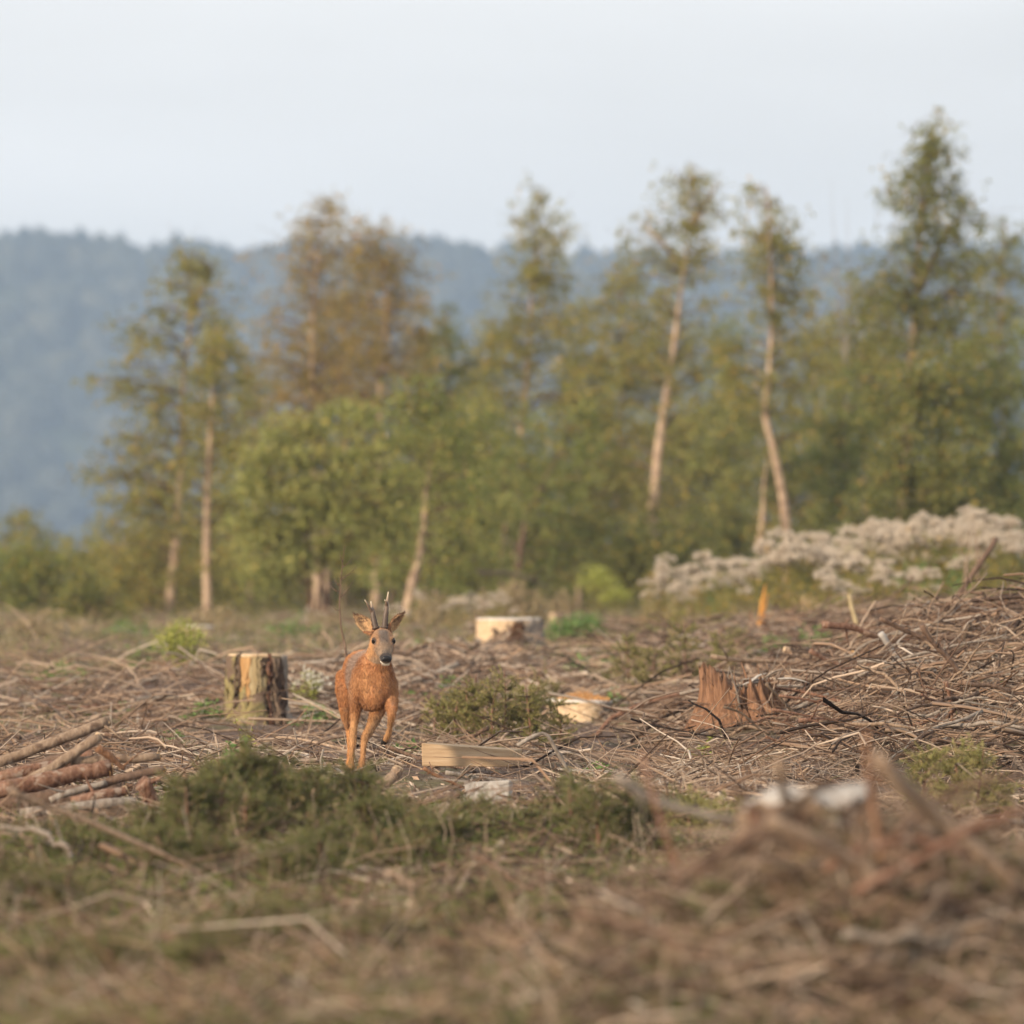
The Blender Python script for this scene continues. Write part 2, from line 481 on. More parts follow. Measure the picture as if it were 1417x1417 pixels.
M['greywood'] = woodmat('weathered_grey_wood', [(.12, .095, .075), (.25, .21, .175), (.37, .33, .285)], (40, 40, 10), 6, .5)
M['mossbark'] = woodmat('mossy_bark', [(.12, .09, .045), (.23, .19, .085), (.33, .28, .13)], (22, 22, 9), 6, .9, spots=((.15, .105, .075), 7, .52))
M['fresh'] = woodmat('fresh_split_wood', [(.20, .11, .05), (.42, .245, .105), (.60, .40, .20)], (60, 60, 5), 6, .6)
M['palewood'] = woodmat('pale_split_wood', [(.20, .145, .075), (.38, .30, .17), (.55, .46, .29)], (70, 70, 4), 6, .6)
M['cutwood'] = woodmat('sawn_wood', [(.40, .27, .16), (.56, .41, .26), (.70, .56, .40)], (30, 30, 30), 4, .3)
M['cutgrey'] = woodmat('sawn_wood_silvered', [(.46, .40, .34), (.62, .57, .51), (.72, .69, .65)], (30, 30, 30), 4, .3)
M['blockwood'] = woodmat('sawn_block_wood', [(.29, .20, .12), (.45, .32, .20), (.58, .45, .31)], (2.5, 30, 30), 5, .4)
M['silver'] = woodmat('silvered_branch', [(.26, .235, .21), (.40, .37, .34), (.52, .49, .46)], (40, 40, 10), 5, .4)
M['rust'] = woodmat('splintered_rust_wood', [(.07, .035, .022), (.21, .11, .062), (.36, .21, .125)], (55, 55, 6), 6, .9)
# ------------------------------------------------------------------ ground sheet
def build_ground():
    d = np.concatenate([np.geomspace(4, 18, 16)[:-1], np.geomspace(18, 70, 230)[:-1], np.geomspace(70, 170, 80)[:-1], np.geomspace(170, 4000, 40)])
    u = np.concatenate([-np.geomspace(.6, .105, 14)[:-1], np.linspace(-.105, .105, 230), np.geomspace(.105, .6, 14)[1:]])
    D, U = np.meshgrid(d, u, indexing='ij')
    X = U * D
    Z = g(X, D)
    micro = (1 - sstep(90, 150, D))
    Z = Z + micro * (0.07 * fbm(X * 9, D * 7, 21, 3) + .03 * fbm(X * 30, D * 20, 5, 1))
    V = np.stack([X, D, Z], -1).reshape(-1, 3)
    n, m = D.shape
    i = np.arange(n - 1)[:, None] * m; j = np.arange(m - 1)[None]
    Q = np.stack([i + j, i + j + 1, i + m + j + 1, i + m + j], -1).reshape(-1, 4)
    o = Geo().add(V, Q).build('ground', M['ground'])
    tag(o, 'brown needle and twig covered ground of the felled clearing', 'ground', kind='structure')
build_ground()

# ------------------------------------------------------------------ far wooded ridge
SKX = [-900, -200, 58, 110, 160, 215, 255, 300, 345, 385, 420, 470, 520, 560, 600, 640, 690, 730, 765, 800, 835, 870, 930, 1000, 1060, 1100, 1150, 1200, 1260, 1359, 1700, 2300]
SKY = [345, 330, 327, 329, 328, 338, 332, 337, 345, 341, 332, 330, 327, 328, 331, 334, 337, 336, 345, 346, 346, 343, 345, 347, 343, 339, 347, 339, 336, 335, 333, 348]
RD = 2900.0
def hill_z(x, y):
    px = CX + x / RD * FPX
    top = HC + (HOR - np.interp(px, SKX, SKY)) / FPX * RD - 13.0
    t = np.clip((y - 2250) / (RD - 2250), 0, 1.0)
    s = np.where(y <= RD, np.sin(t * PI / 2) ** 1.05, 1 - ((y - RD) / 1500) ** 2)
    s = s * (1 + 0.10 * fbm(x / 160, y / 160, 40, 2) * (1 - sstep(.75, 1, t)))
    return -6 + (top + 6) * s
def build_hills():
    xs = np.linspace(-1100, 1100, 150); ys = np.concatenate([np.linspace(2240, 2900, 50), np.linspace(2925, 3500, 14)])
    X, Y = np.meshgrid(xs, ys)
    V = np.stack([X, Y, hill_z(X, Y)], -1).reshape(-1, 3)
    n, m = X.shape
    i = np.arange(n - 1)[:, None] * m; j = np.arange(m - 1)[None]
    Q = np.stack([i + j, i + j + 1, i + m + j + 1, i + m + j], -1).reshape(-1, 4)
    fm = attrmat('forest_floor_far', [(.035, .045, .02), (.05, .06, .025)])
    o = Geo().add(V, Q).build('hills', fm)
    tag(o, 'long wooded ridge fading blue behind the birches', 'hill', kind='structure')
    # crowns of the far wood
    N = 4800
    x = rng.uniform(-520, 520, N); y = rng.uniform(2260, 2960, N)
    z = hill_z(x, y)
    bm_th = np.linspace(0.12, PI * .66, 4); ph = np.arange(7) / 7 * 2 * PI
    TH, PH = np.meshgrid(bm_th, ph, indexing='ij')
    S = np.stack([np.sin(TH) * np.cos(PH), np.sin(TH) * np.sin(PH), np.cos(TH)], -1).reshape(-1, 3)
    ii = np.arange(3)[:, None] * 7; jj = np.arange(7)[None]; kk = (jj + 1) % 7
    q = np.stack([ii + jj, ii + 7 + jj, ii + 7 + kk, ii + kk], -1).reshape(-1, 4)
    R = rng.uniform(3.8, 7.0, N); hh = rng.uniform(.9, 1.5, N)
    V = S[None] * (1 + rng.uniform(-.22, .22, (N, len(S), 1)))
    V = V * np.stack([R, R, R * hh], -1)[:, None] + np.stack([x, y, z + R * .6], -1)[:, None]
    Q = (q[None] + np.arange(N)[:, None, None] * len(S)).reshape(-1, 4)
    gg = Geo().add(V, Q, None, np.repeat(rng.random(N), len(S)))
    fm2 = attrmat('far_crowns', [(.020, .026, .020), (.04, .046, .03), (.07, .07, .045)])
    o = gg.build('far_forest', fm2, smooth=False)
    tag(o, 'unbroken far forest covering the blue ridge', 'forest', kind='stuff')
build_hills()

# ------------------------------------------------------------------ air
def build_haze():
    x, y0, y1, z0, z1 = 2600, -60, 4100, -14, 140
    V = [(-x, y0, z0), (x, y0, z0), (x, y1, z0), (-x, y1, z0), (-x, y0, z1), (x, y0, z1), (x, y1, z1), (-x, y1, z1)]
    Q = [(3, 2, 1, 0), (4, 5, 6, 7), (0, 1, 5, 4), (1, 2, 6, 5), (2, 3, 7, 6), (3, 0, 4, 7)]
    m, t, o = newmat('haze_air')
    v = t.nodes.new('ShaderNodeVolumePrincipled')
    v.inputs['Color'].default_value = (.54, .73, 1.0, 1)
    v.inputs['Density'].default_value = 2.4e-4
    v.inputs['Anisotropy'].default_value = 0.0
    t.links.new(v.outputs[0], o.inputs['Volume'])
    ob = Geo().add(np.array(V, float), np.array(Q)).build('haze', m, smooth=False)
    tag(ob, 'thin bluish evening haze over the valley', 'haze', kind='stuff')
build_haze()

# ------------------------------------------------------------------ trees
def tree(name, label, cat, d, trunks, lobes, leaf, bark='birch', r0=.09, lsize=.085, per=90, csig=.2, group=None, ydep=1.0, fill=17):
    """trunks: lists of (px,py) from the foot up; lobes: (px, py, rx, ry, clumps) of the crown; d the distance"""
    m = d / FPX
    base = G(trunks[0][0][0], d)
    root = empty(name, base, label, cat, group)
    tps = []; tg = []
    for k, tr in enumerate(trunks):
        gt = Geo()
        pts = [P(px, py, d + (0.35 * k)) for px, py in tr]
        if k == 0 or tr[0][1] > 760:
            b = G(tr[0][0], d + .35 * k, -.1)
            pts = [b] + [p for p in pts if p[2] > b[2] + .3]
        pts = np.array(pts)
        pts[1:, 1] += np.cumsum(rng.normal(0, .1, len(pts) - 1))
        c = resample(pts, max(10, len(pts) * 4))
        r = np.maximum(np.linspace(1, .0, len(c)) ** 1.0, .07) * r0 * (.88 if k == 0 else .62)
        r[0] *= 1.25
        tube(gt, c, r, 9, .5, .06)
        tg.append(gt.build('trunk', M[bark], root, base))
        tps.append(c)
    tp = np.concatenate(tps)
    trr = np.concatenate([np.linspace(1, .12, len(c)) ** .8 * r0 for c in tps])
    gl = Geo(); gb = Geo()
    gfork = np.random.default_rng(len(label) * 7 + int(trunks[0][0][0]) + 500)
    per = int(per * .5); csig = csig * gfork.uniform(.85, .95); lsize = lsize * .9
    if fill:
        # the loose foliage all along the stem, wide below and narrow above
        c = tps[0]; zt = c[-1]; nf = int(fill * (c[-1][2] - c[0][2]))
        Wm = max(L_[2] for L_ in lobes)
        for q in range(nf):
            t_ = gfork.uniform(.08, 1.0) ** .8; s_ = c[min(len(c) - 1, int(t_ * (len(c) - 1)))]
            pxx = CX + s_[0] / s_[1] * FPX; pyy = HOR - (s_[2] - HC) / s_[1] * FPX
            w_ = (Wm * 1.25 * (1 - t_) ** .7 + 12)
            lobes = lobes + [(pxx + gfork.normal(0, w_ * .8), pyy + gfork.normal(0, 14), 9, 9, 1)]
    for (px, py, rx, ry, n) in lobes:
        c0 = P(px, py, d) + np.array([0, gfork.normal(0, .5) if n == 1 else 0, 0]); n = int(n * ((.8 if py < 480 else 1.1) if fill else 1.45)) if n > 1 else 1; rx *= 1.42; ry *= 1.32
        e = gfork.normal(0, 1, (n, 3)); e = unit(e) * (gfork.random((n, 1)) ** .5)
        cl = c0 + e * np.array([rx * m, max(rx, .6 * ry) * m * ydep, ry * m])
        for cc in cl:
            dist = np.linalg.norm(tp - cc, axis=1) + np.maximum(0, tp[:, 2] - cc[2] + .1) * 3.0
            i = int(np.argmin(dist + 0.25 * np.abs(dist)))
            s = tp[i]
            ln = np.linalg.norm(cc - s)
            mid = (s + cc) / 2 + np.array([0, 0, .12 * ln]) + gfork.normal(0, .05 * ln, 3)
            cu = resample([s, mid, cc], 5)
            rr = min(trr[i] * .4, .004 + .007 * ln)
            tube(gb, cu, np.linspace(rr, .004, 5), 3, .5, 0, cap=False)
            # fine twigs through the clump
            k = 1
            q0 = cc + gfork.normal(0, csig * .35, (k, 3)); q1 = q0 + gfork.normal(0, csig * 1.3, (k, 3)) + np.array([0, 0, -.05])
            twigs(gb, q0, q1, .0045, .002)
            nn = int(per * gfork.uniform(.45, 1.45) * (.84 if (fill and HOR - (cc[2] - HC) / d * FPX < 440) else 1))
            nl = max(8, nn)
            # leaves hang along several little sprays
            ks = 7
            sd_ = gfork.normal(0, 1, (ks, 3)) * np.array([1, 1, .7]) * csig * 1.35
            w_ = gfork.integers(0, ks, nl); f = gfork.random(nl)[:, None] ** .7
            p = cc + sd_[w_] * f + gfork.normal(0, csig * .30, (nl, 3))
            p[:, 2] -= .10 * f[:, 0]
            ax = gfork.normal(0, 1, (nl, 3)) + np.array([0, 0, -.6])
            tone = gfork.normal(.42, .16) + gfork.normal(0, .2, nl)
            # the occasional yellowing leaf
            tone = np.where(gfork.random(nl) < .035, 1.0, np.clip(tone, 0, .86))
            leaves(gl, p, ax, gfork.uniform(.6, 1.3, nl) * lsize, gfork.uniform(.4, .75, nl) * lsize, tone)
    o = gb.build('branches', M['darkbark' if bark == 'darkbark' else 'brownbark'], root, base); o['kind'] = 'stuff'
    o = gl.build('crown', M[leaf], root, base, smooth=False)
    o['kind'] = 'stuff'
    return root

T = tree
# --- the birches that stand out, from one side of the clearing to the other
T('birch_tree', 'slim birch with leaning pale trunk and open ragged top at the end of the row', 'tree', 122,
  [[(233, 862), (240, 790), (246, 715), (251, 600), (253, 520), (262, 440), (258, 385), (252, 345)], [(262, 440), (280, 400), (300, 365)]],
  [(256, 370, 22, 34, 9), (298, 368, 14, 16, 5), (225, 430, 34, 24, 8), (292, 425, 18, 30, 7), (275, 400, 20, 25, 5), (200, 480, 40, 28, 10), (180, 545, 40, 36, 12), (222, 570, 48, 60, 26), (205, 660, 66, 60, 34), (160, 655, 40, 34, 10), (225, 760, 70, 70, 40)],
  'leaf_olive', r0=.095, per=75, csig=.17)
T('birch_tree', 'short birch with a clean straight trunk below a small rounded top', 'tree', 118,
  [[(287, 838), (286, 740), (289, 640), (293, 560), (296, 505), (299, 455)]],
  [(300, 468, 34, 26, 10), (315, 510, 26, 40, 12), (275, 545, 26, 40, 8), (318, 600, 24, 50, 14), (262, 660, 26, 70, 14), (310, 720, 22, 60, 12)],
  'leaf_olive', r0=.085, per=70, csig=.16)
T('birch_tree', 'rusty leaved birch with wispy leader above its twin pale stems', 'tree', 134,
  [[(442, 850), (436, 700), (432, 540), (433, 440), (440, 360), (450, 280)], [(455, 850), (449, 640), (447, 535), (455, 440), (470, 360)]],
  [(448, 290, 14, 22, 5), (425, 370, 34, 44, 16), (405, 440, 40, 44, 18), (455, 400, 40, 50, 20), (390, 510, 45, 50, 24), (365, 480, 16, 30, 5), (440, 480, 40, 60, 20), (400, 590, 55, 50, 20)],
  'leaf_brown', r0=.10, per=75, csig=.19)
T('birch_tree', 'broad russet birch crowding up against the wispy topped one', 'tree', 138,
  [[(520, 850), (522, 700), (527, 520), (534, 440), (530, 370), (505, 315)], [(534, 440), (545, 390), (548, 335)]],
  [(500, 350, 40, 36, 20), (535, 345, 26, 28, 12), (520, 400, 58, 46, 34), (510, 460, 66, 50, 38), (560, 440, 24, 50, 12), (530, 520, 60, 50, 34), (480, 540, 50, 40, 24), (575, 460, 16, 20, 3)],
  'leaf_brown', r0=.095, per=85, csig=.2)
T('birch_tree', 'leaning birch whose bare orange lit trunk rises behind the deer', 'tree', 96,
  [[(556, 850), (571, 805), (583, 755), (588, 700), (594, 655), (600, 618), (602, 560)]],
  [(598, 585, 50, 34, 22), (640, 620, 34, 50, 14), (560, 560, 36, 34, 12), (626, 690, 34, 50, 12), (610, 545, 30, 26, 8)],
  'leaf_green', r0=.085, per=80, csig=.16, lsize=.065)
T('birch_tree', 'tall narrow birch ending in a pointed top against the sky', 'tree', 132,
  [[(712, 800), (716, 690), (722, 590), (729, 520), (733, 450), (737, 390), (744, 330), (750, 262)]],
  [(750, 280, 12, 22, 6), (752, 320, 34, 22, 12), (742, 350, 38, 22, 10), (740, 395, 50, 26, 16), (770, 430, 34, 36, 14), (712, 430, 34, 30, 12), (785, 478, 30, 36, 16), (692, 500, 26, 40, 16), (785, 545, 30, 40, 14), (680, 570, 30, 44, 14)],
  'leaf_olive', r0=.11, per=80, csig=.18)
T('birch_tree', 'tallest birch with long bare leaning trunk and open fan shaped top', 'tree', 124,
  [[(903, 722), (905, 690), (911, 620), (920, 560), (930, 495), (937, 440), (946, 375), (955, 315), (958, 240)], [(946, 375), (915, 335), (880, 305)], [(955, 315), (980, 275), (995, 250)]],
  [(958, 248, 34, 20, 12), (990, 275, 18, 24, 7), (925, 285, 20, 22, 7), (880, 318, 26, 20, 9), (955, 310, 40, 24, 8), (900, 360, 46, 28, 12), (980, 380, 34, 34, 10), (880, 410, 40, 40, 14), (965, 440, 34, 50, 8), (985, 500, 30, 60, 8)],
  'leaf_olive', r0=.12, per=72, csig=.17)
T('birch_tree', 'bushy birch with hidden stem between the pointed and the tallest ones', 'tree', 140,
  [[(850, 830), (855, 650), (862, 520), (860, 430), (856, 370)], [(862, 520), (872, 450), (880, 400)]],
  [(858, 400, 34, 40, 18), (835, 460, 34, 46, 18), (875, 480, 40, 46, 22), (845, 540, 44, 50, 26), (890, 560, 34, 50, 16)],
  'leaf_olive', r0=.09, per=80, csig=.18)
T('birch_tree', 'birch with crooked forked foot and pale straight upper trunk', 'tree', 116,
  [[(1090, 760), (1083, 690), (1071, 630), (1058, 572), (1063, 520), (1067, 450), (1066, 390), (1063, 330), (1060, 260)], [(1050, 760), (1055, 715), (1058, 660), (1066, 618)]],
  [(1060, 275, 20, 22, 8), (1045, 315, 26, 22, 8), (1080, 330, 30, 24, 9), (1085, 390, 34, 40, 16), (1100, 440, 30, 50, 16), (1040, 370, 22, 30, 7), (1095, 510, 34, 46, 16), (1040, 520, 34, 40, 10), (1010, 500, 30, 50, 8)],
  'leaf_olive', r0=.10, per=75, csig=.17)
T('birch_tree', 'biggest dark crowned birch, its top running out of sight above', 'tree', 112,
  [[(1250, 760), (1256, 600), (1262, 500), (1268, 440), (1271, 370), (1275, 310), (1285, 240), (1292, 185)], [(1271, 400), (1305, 330), (1335, 290)]],
  [(1290, 205, 30, 30, 12), (1280, 250, 50, 30, 20), (1240, 275, 26, 22, 8), (1325, 260, 26, 30, 9), (1310, 310, 50, 34, 24), (1260, 330, 44, 30, 16), (1340, 350, 34, 50, 16), (1235, 380, 40, 36, 18), (1300, 390, 50, 40, 24), (1350, 430, 40, 60, 24), (1210, 430, 34, 40, 14), (1310, 470, 50, 40, 22)],
  'leaf_dark', r0=.12, per=82, csig=.18)
T('birch_tree', 'olive birch filling the gap beside the biggest dark crowned one', 'tree', 136,
  [[(1195, 800), (1198, 620), (1192, 500), (1190, 390)]],
  [(1190, 420, 26, 40, 14), (1175, 480, 40, 46, 20), (1215, 500, 36, 46, 18), (1180, 560, 50, 50, 26)],
  'leaf_olive', r0=.085, per=80, csig=.19)
T('birch_tree', 'slender leaning dark stemmed tree inside the thicket behind the sawn stump', 'tree', 118,
  [[(716, 795), (726, 730), (742, 685), (768, 638), (796, 588), (815, 545)], [(693, 795), (699, 730), (702, 660), (706, 600)]],
  [(810, 560, 30, 30, 9), (790, 600, 30, 30, 8), (704, 600, 34, 40, 12)],
  'leaf_green', bark='brownbark', r0=.07, per=60, csig=.16)
T('dead_birch', 'two thin bare dead leaders standing against the sky beside the biggest tree', 'tree', 130,
  [[(1172, 640), (1170, 520), (1162, 420), (1155, 330), (1149, 248)], [(1170, 520), (1174, 400), (1172, 270)]],
  [(1150, 360, 26, 12, 2)],
  'leaf_brown', bark='greywood', r0=.032, per=25, csig=.12, fill=0)
T('young_birch', 'small young birch tip poking up in the gap over the pale willow', 'tree', 140,
  [[(628, 830), (624, 640), (620, 520), (616, 425)]],
  [(618, 440, 10, 20, 4), (628, 490, 24, 30, 9), (600, 520, 26, 34, 8), (655, 530, 30, 40, 14)],
  'leaf_green', r0=.05, per=60, csig=.16)

# --- slim birches filling the row behind
SB = 'slim birches filling the row behind'
for (lab, d, tr, top, lf, Wd) in [
        ('slim birch behind the clean trunked one', 146, [(345, 850), (350, 680), (352, 560), (350, 520)], 0, 'leaf_olive', 34),
        ('slim birch in the gap over the leaning orange trunk', 144, [(585, 850), (588, 650), (584, 540), (590, 455)], 0, 'leaf_olive', 30),
        ('slim birch left of the pointed one', 148, [(668, 850), (670, 650), (676, 520), (682, 440)], 0, 'leaf_olive', 34),
        ('slim birch right of the pointed one', 146, [(800, 850), (806, 650), (802, 520), (808, 425)], 0, 'leaf_olive', 34),
        ('slim birch under the open fan shaped top', 148, [(925, 850), (930, 640), (926, 520), (920, 400)], 0, 'leaf_olive', 36),
        ('slim birch between the tallest and the crooked one', 150, [(1000, 850), (1004, 640), (1008, 520), (1004, 440)], 0, 'leaf_green', 34),
        ('slim birch right of the crooked forked one', 146, [(1130, 850), (1134, 640), (1128, 520), (1134, 430)], 0, 'leaf_olive', 36),
        ('slim birch behind the biggest dark crowned one', 142, [(1235, 850), (1230, 640), (1225, 500), (1228, 385)], 0, 'leaf_dark', 40),
        ('slim birch at the high end of the row', 138, [(1385, 850), (1390, 600), (1384, 420), (1392, 300)], 0, 'leaf_dark', 46),
        ('slim birch among the twin stemmed rusty ones', 150, [(475, 850), (480, 640), (474, 500), (482, 400)], 0, 'leaf_brown', 44)]:
    x_, y_ = tr[-1]
    T('slim_birch', lab, 'tree', d, [tr], [(x_, y_ + 40, 16, 30, 6), (x_, y_ + 110, Wd, 46, 16), (x_, y_ + 190, Wd * 1.3, 56, 18)], lf, r0=.06, per=80, csig=.18, group=SB)

# --- willows and the thicket under the birches
def bush(name, label, d, foot, lobes, leaf, bark='darkbark', per=95, csig=.2, lsize=.095, group=None, r0=.05, cat='bush'):
    px, py = foot
    tr = []
    for k, L_ in enumerate(lobes[:4]):
        x0 = px + (k - 1.2) * 9
        tr.append([(x0, py), ((x0 * 2 + L_[0]) / 3, py * .6 + L_[1] * .4), (L_[0] + rng.normal(0, 6), L_[1] - L_[3] * .3)])
    return tree(name, label, cat, d, tr, lobes, leaf, bark, r0, lsize, per, csig, group, 1.0, 0)
bush('willow_tree', 'pale green willow spreading over the deer side of the thicket', 108, (440, 842),
     [(420, 588, 44, 10, 14), (500, 568, 50, 9, 14), (545, 606, 44, 10, 13), (380, 622, 40, 11, 13), (460, 628, 56, 12, 22), (350, 664, 36, 12, 11), (520, 652, 56, 12, 20), (415, 674, 54, 13, 20), (345, 712, 36, 13, 10), (480, 700, 60, 14, 24), (580, 690, 44, 12, 13), (400, 728, 56, 14, 18), (540, 742, 52, 15, 18), (455, 765, 60, 16, 18), (370, 786, 44, 16, 10)],
     'leaf_light', bark='redbark', per=95, csig=.18, cat='tree', r0=.06)
bush('willow_tree', 'pale green willow bush beside the leaning orange trunk', 112, (548, 845),
     [(575, 612, 40, 12, 13), (640, 640, 40, 13, 13), (600, 665, 50, 14, 18), (660, 700, 44, 15, 14), (560, 715, 50, 16, 18), (625, 745, 56, 18, 20), (570, 785, 60, 18, 18), (660, 790, 40, 20, 12)],
     'leaf_light', per=90, csig=.18, cat='tree', r0=.05)
U = 'bushes of the thicket under the birches'
bush('thicket_bush', 'olive bush at the foot of the first slim birch', 126, (215, 860), [(200, 760, 60, 60, 30), (160, 800, 50, 50, 20), (250, 800, 60, 50, 26), (320, 790, 50, 60, 24)], 'leaf_olive', group=U)
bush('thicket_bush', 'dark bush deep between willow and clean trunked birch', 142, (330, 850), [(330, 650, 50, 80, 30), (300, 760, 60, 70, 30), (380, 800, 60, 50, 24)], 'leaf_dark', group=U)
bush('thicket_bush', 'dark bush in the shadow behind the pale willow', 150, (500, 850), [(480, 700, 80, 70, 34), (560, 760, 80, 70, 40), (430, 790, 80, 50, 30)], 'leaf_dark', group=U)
bush('thicket_bush', 'green bush right behind the leaning orange trunk', 134, (655, 845), [(650, 600, 50, 60, 30), (640, 690, 60, 70, 36), (690, 760, 60, 60, 32), (620, 790, 60, 44, 24)], 'leaf_green', group=U)
bush('thicket_bush', 'tall green bush under the pointed birch', 124, (740, 840), [(672, 610, 50, 46, 26), (760, 655, 60, 56, 40), (700, 720, 66, 70, 40), (770, 750, 66, 70, 40)], 'leaf_green', group=U)
bush('thicket_bush', 'olive bush between the pointed birch and the tallest one', 138, (830, 840), [(810, 590, 60, 60, 36), (850, 660, 66, 70, 44), (800, 720, 60, 70, 34), (860, 770, 70, 60, 36)], 'leaf_olive', group=U)
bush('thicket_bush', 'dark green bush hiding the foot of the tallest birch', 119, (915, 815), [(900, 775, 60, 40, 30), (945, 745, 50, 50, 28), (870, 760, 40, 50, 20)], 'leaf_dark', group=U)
bush('thicket_bush', 'olive bush behind the long bare trunk of the tallest birch', 146, (950, 830), [(950, 600, 60, 60, 36), (920, 680, 66, 70, 40), (990, 660, 60, 70, 38), (960, 760, 70, 60, 36)], 'leaf_olive', group=U)
bush('thicket_bush', 'light olive bush crowding the crooked forked birch', 126, (1030, 820), [(1020, 590, 44, 60, 26), (1010, 690, 50, 70, 32), (1030, 760, 60, 56, 30), (990, 770, 44, 50, 20)], 'leaf_light', group=U)
bush('thicket_bush', 'olive bush behind the crooked forked birch', 144, (1090, 820), [(1080, 600, 60, 60, 36), (1120, 660, 60, 70, 38), (1060, 720, 66, 70, 38), (1130, 760, 60, 60, 32)], 'leaf_olive', group=U)
bush('thicket_bush', 'dark green bush above the middle of the seed head bank', 128, (1180, 810), [(1160, 610, 56, 60, 36), (1200, 560, 50, 50, 28), (1190, 690, 66, 70, 44), (1150, 750, 60, 50, 28)], 'leaf_green', group=U)
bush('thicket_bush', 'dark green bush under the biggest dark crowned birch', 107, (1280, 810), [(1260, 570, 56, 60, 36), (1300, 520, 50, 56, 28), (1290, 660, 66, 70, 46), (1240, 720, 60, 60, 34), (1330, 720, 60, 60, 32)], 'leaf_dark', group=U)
bush('thicket_bush', 'green bush closing the thicket at its high end', 120, (1370, 800), [(1350, 560, 50, 60, 32), (1390, 480, 50, 60, 26), (1370, 660, 60, 70, 40), (1420, 620, 60, 90, 40), (1400, 740, 60, 60, 30)], 'leaf_green', group=U)
bush('thicket_bush', 'low mossy green bush at the open end of the tree row', 120, (70, 858), [(60, 800, 46, 36, 24), (20, 790, 40, 40, 18), (90, 830, 40, 26, 14)], 'leaf_green', group=U)
bush('thicket_bush', 'low brownish bush in front of the blue valley', 136, (140, 850), [(135, 770, 40, 34, 18), (100, 800, 40, 34, 16), (170, 810, 44, 40, 18)], 'leaf_olive', group=U)
bush('thicket_bush', 'farthest low bush hazy at the very edge of the valley', 150, (-20, 850), [(-20, 790, 50, 36, 20), (-70, 800, 50, 36, 16)], 'leaf_olive', group=U)
bush('young_spruce', 'small dark spruce with bare brown foot beside the tree row', 100, (117, 868), [(117, 820, 30, 16, 12), (100, 838, 34, 18, 12), (145, 840, 34, 18, 12), (118, 800, 16, 14, 5)], 'leaf_dark', per=110, csig=.15, lsize=.06, cat='tree')

# low bushes along the back of the thicket
BK = 'low bushes along the back of the thicket'
for q, (px, lab, lf) in enumerate([
        (30, 'behind the mossy green bush', 'leaf_olive'), (190, 'behind the first slim birch', 'leaf_olive'), (270, 'behind the clean trunked birch', 'leaf_dark'),
        (370, 'behind the foot of the pale willow', 'leaf_olive'), (470, 'deep behind the willow stems', 'leaf_dark'), (560, 'behind the foot of the leaning orange trunk', 'leaf_dark'),
        (650, 'behind the far seed head strip', 'leaf_dark'), (740, 'behind the dark leaning stem', 'leaf_olive'), (830, 'behind the tall lime green plant', 'leaf_dark'),
        (920, 'behind the foot of the tallest birch', 'leaf_dark'), (1010, 'behind the low seed head bank', 'leaf_olive'), (1100, 'behind the domed seed head clump', 'leaf_dark'),
        (1200, 'behind the notch in the seed head bank', 'leaf_dark'), (1300, 'behind the tall seed head bank', 'leaf_dark'), (1400, 'behind the high end of the thicket', 'leaf_dark')]):
    bush('low_bush', 'low dense bush ' + lab, 152 + 5 * (q % 3), (px, 850), [(px - 20, 770, 62, 50, 24), (px + 30, 800, 60, 44, 24), (px, 830, 70, 30, 24)] + ([(px, 690, 60, 60, 20)] if px > 260 else []), lf, per=110, csig=.24, lsize=.12, group=BK)
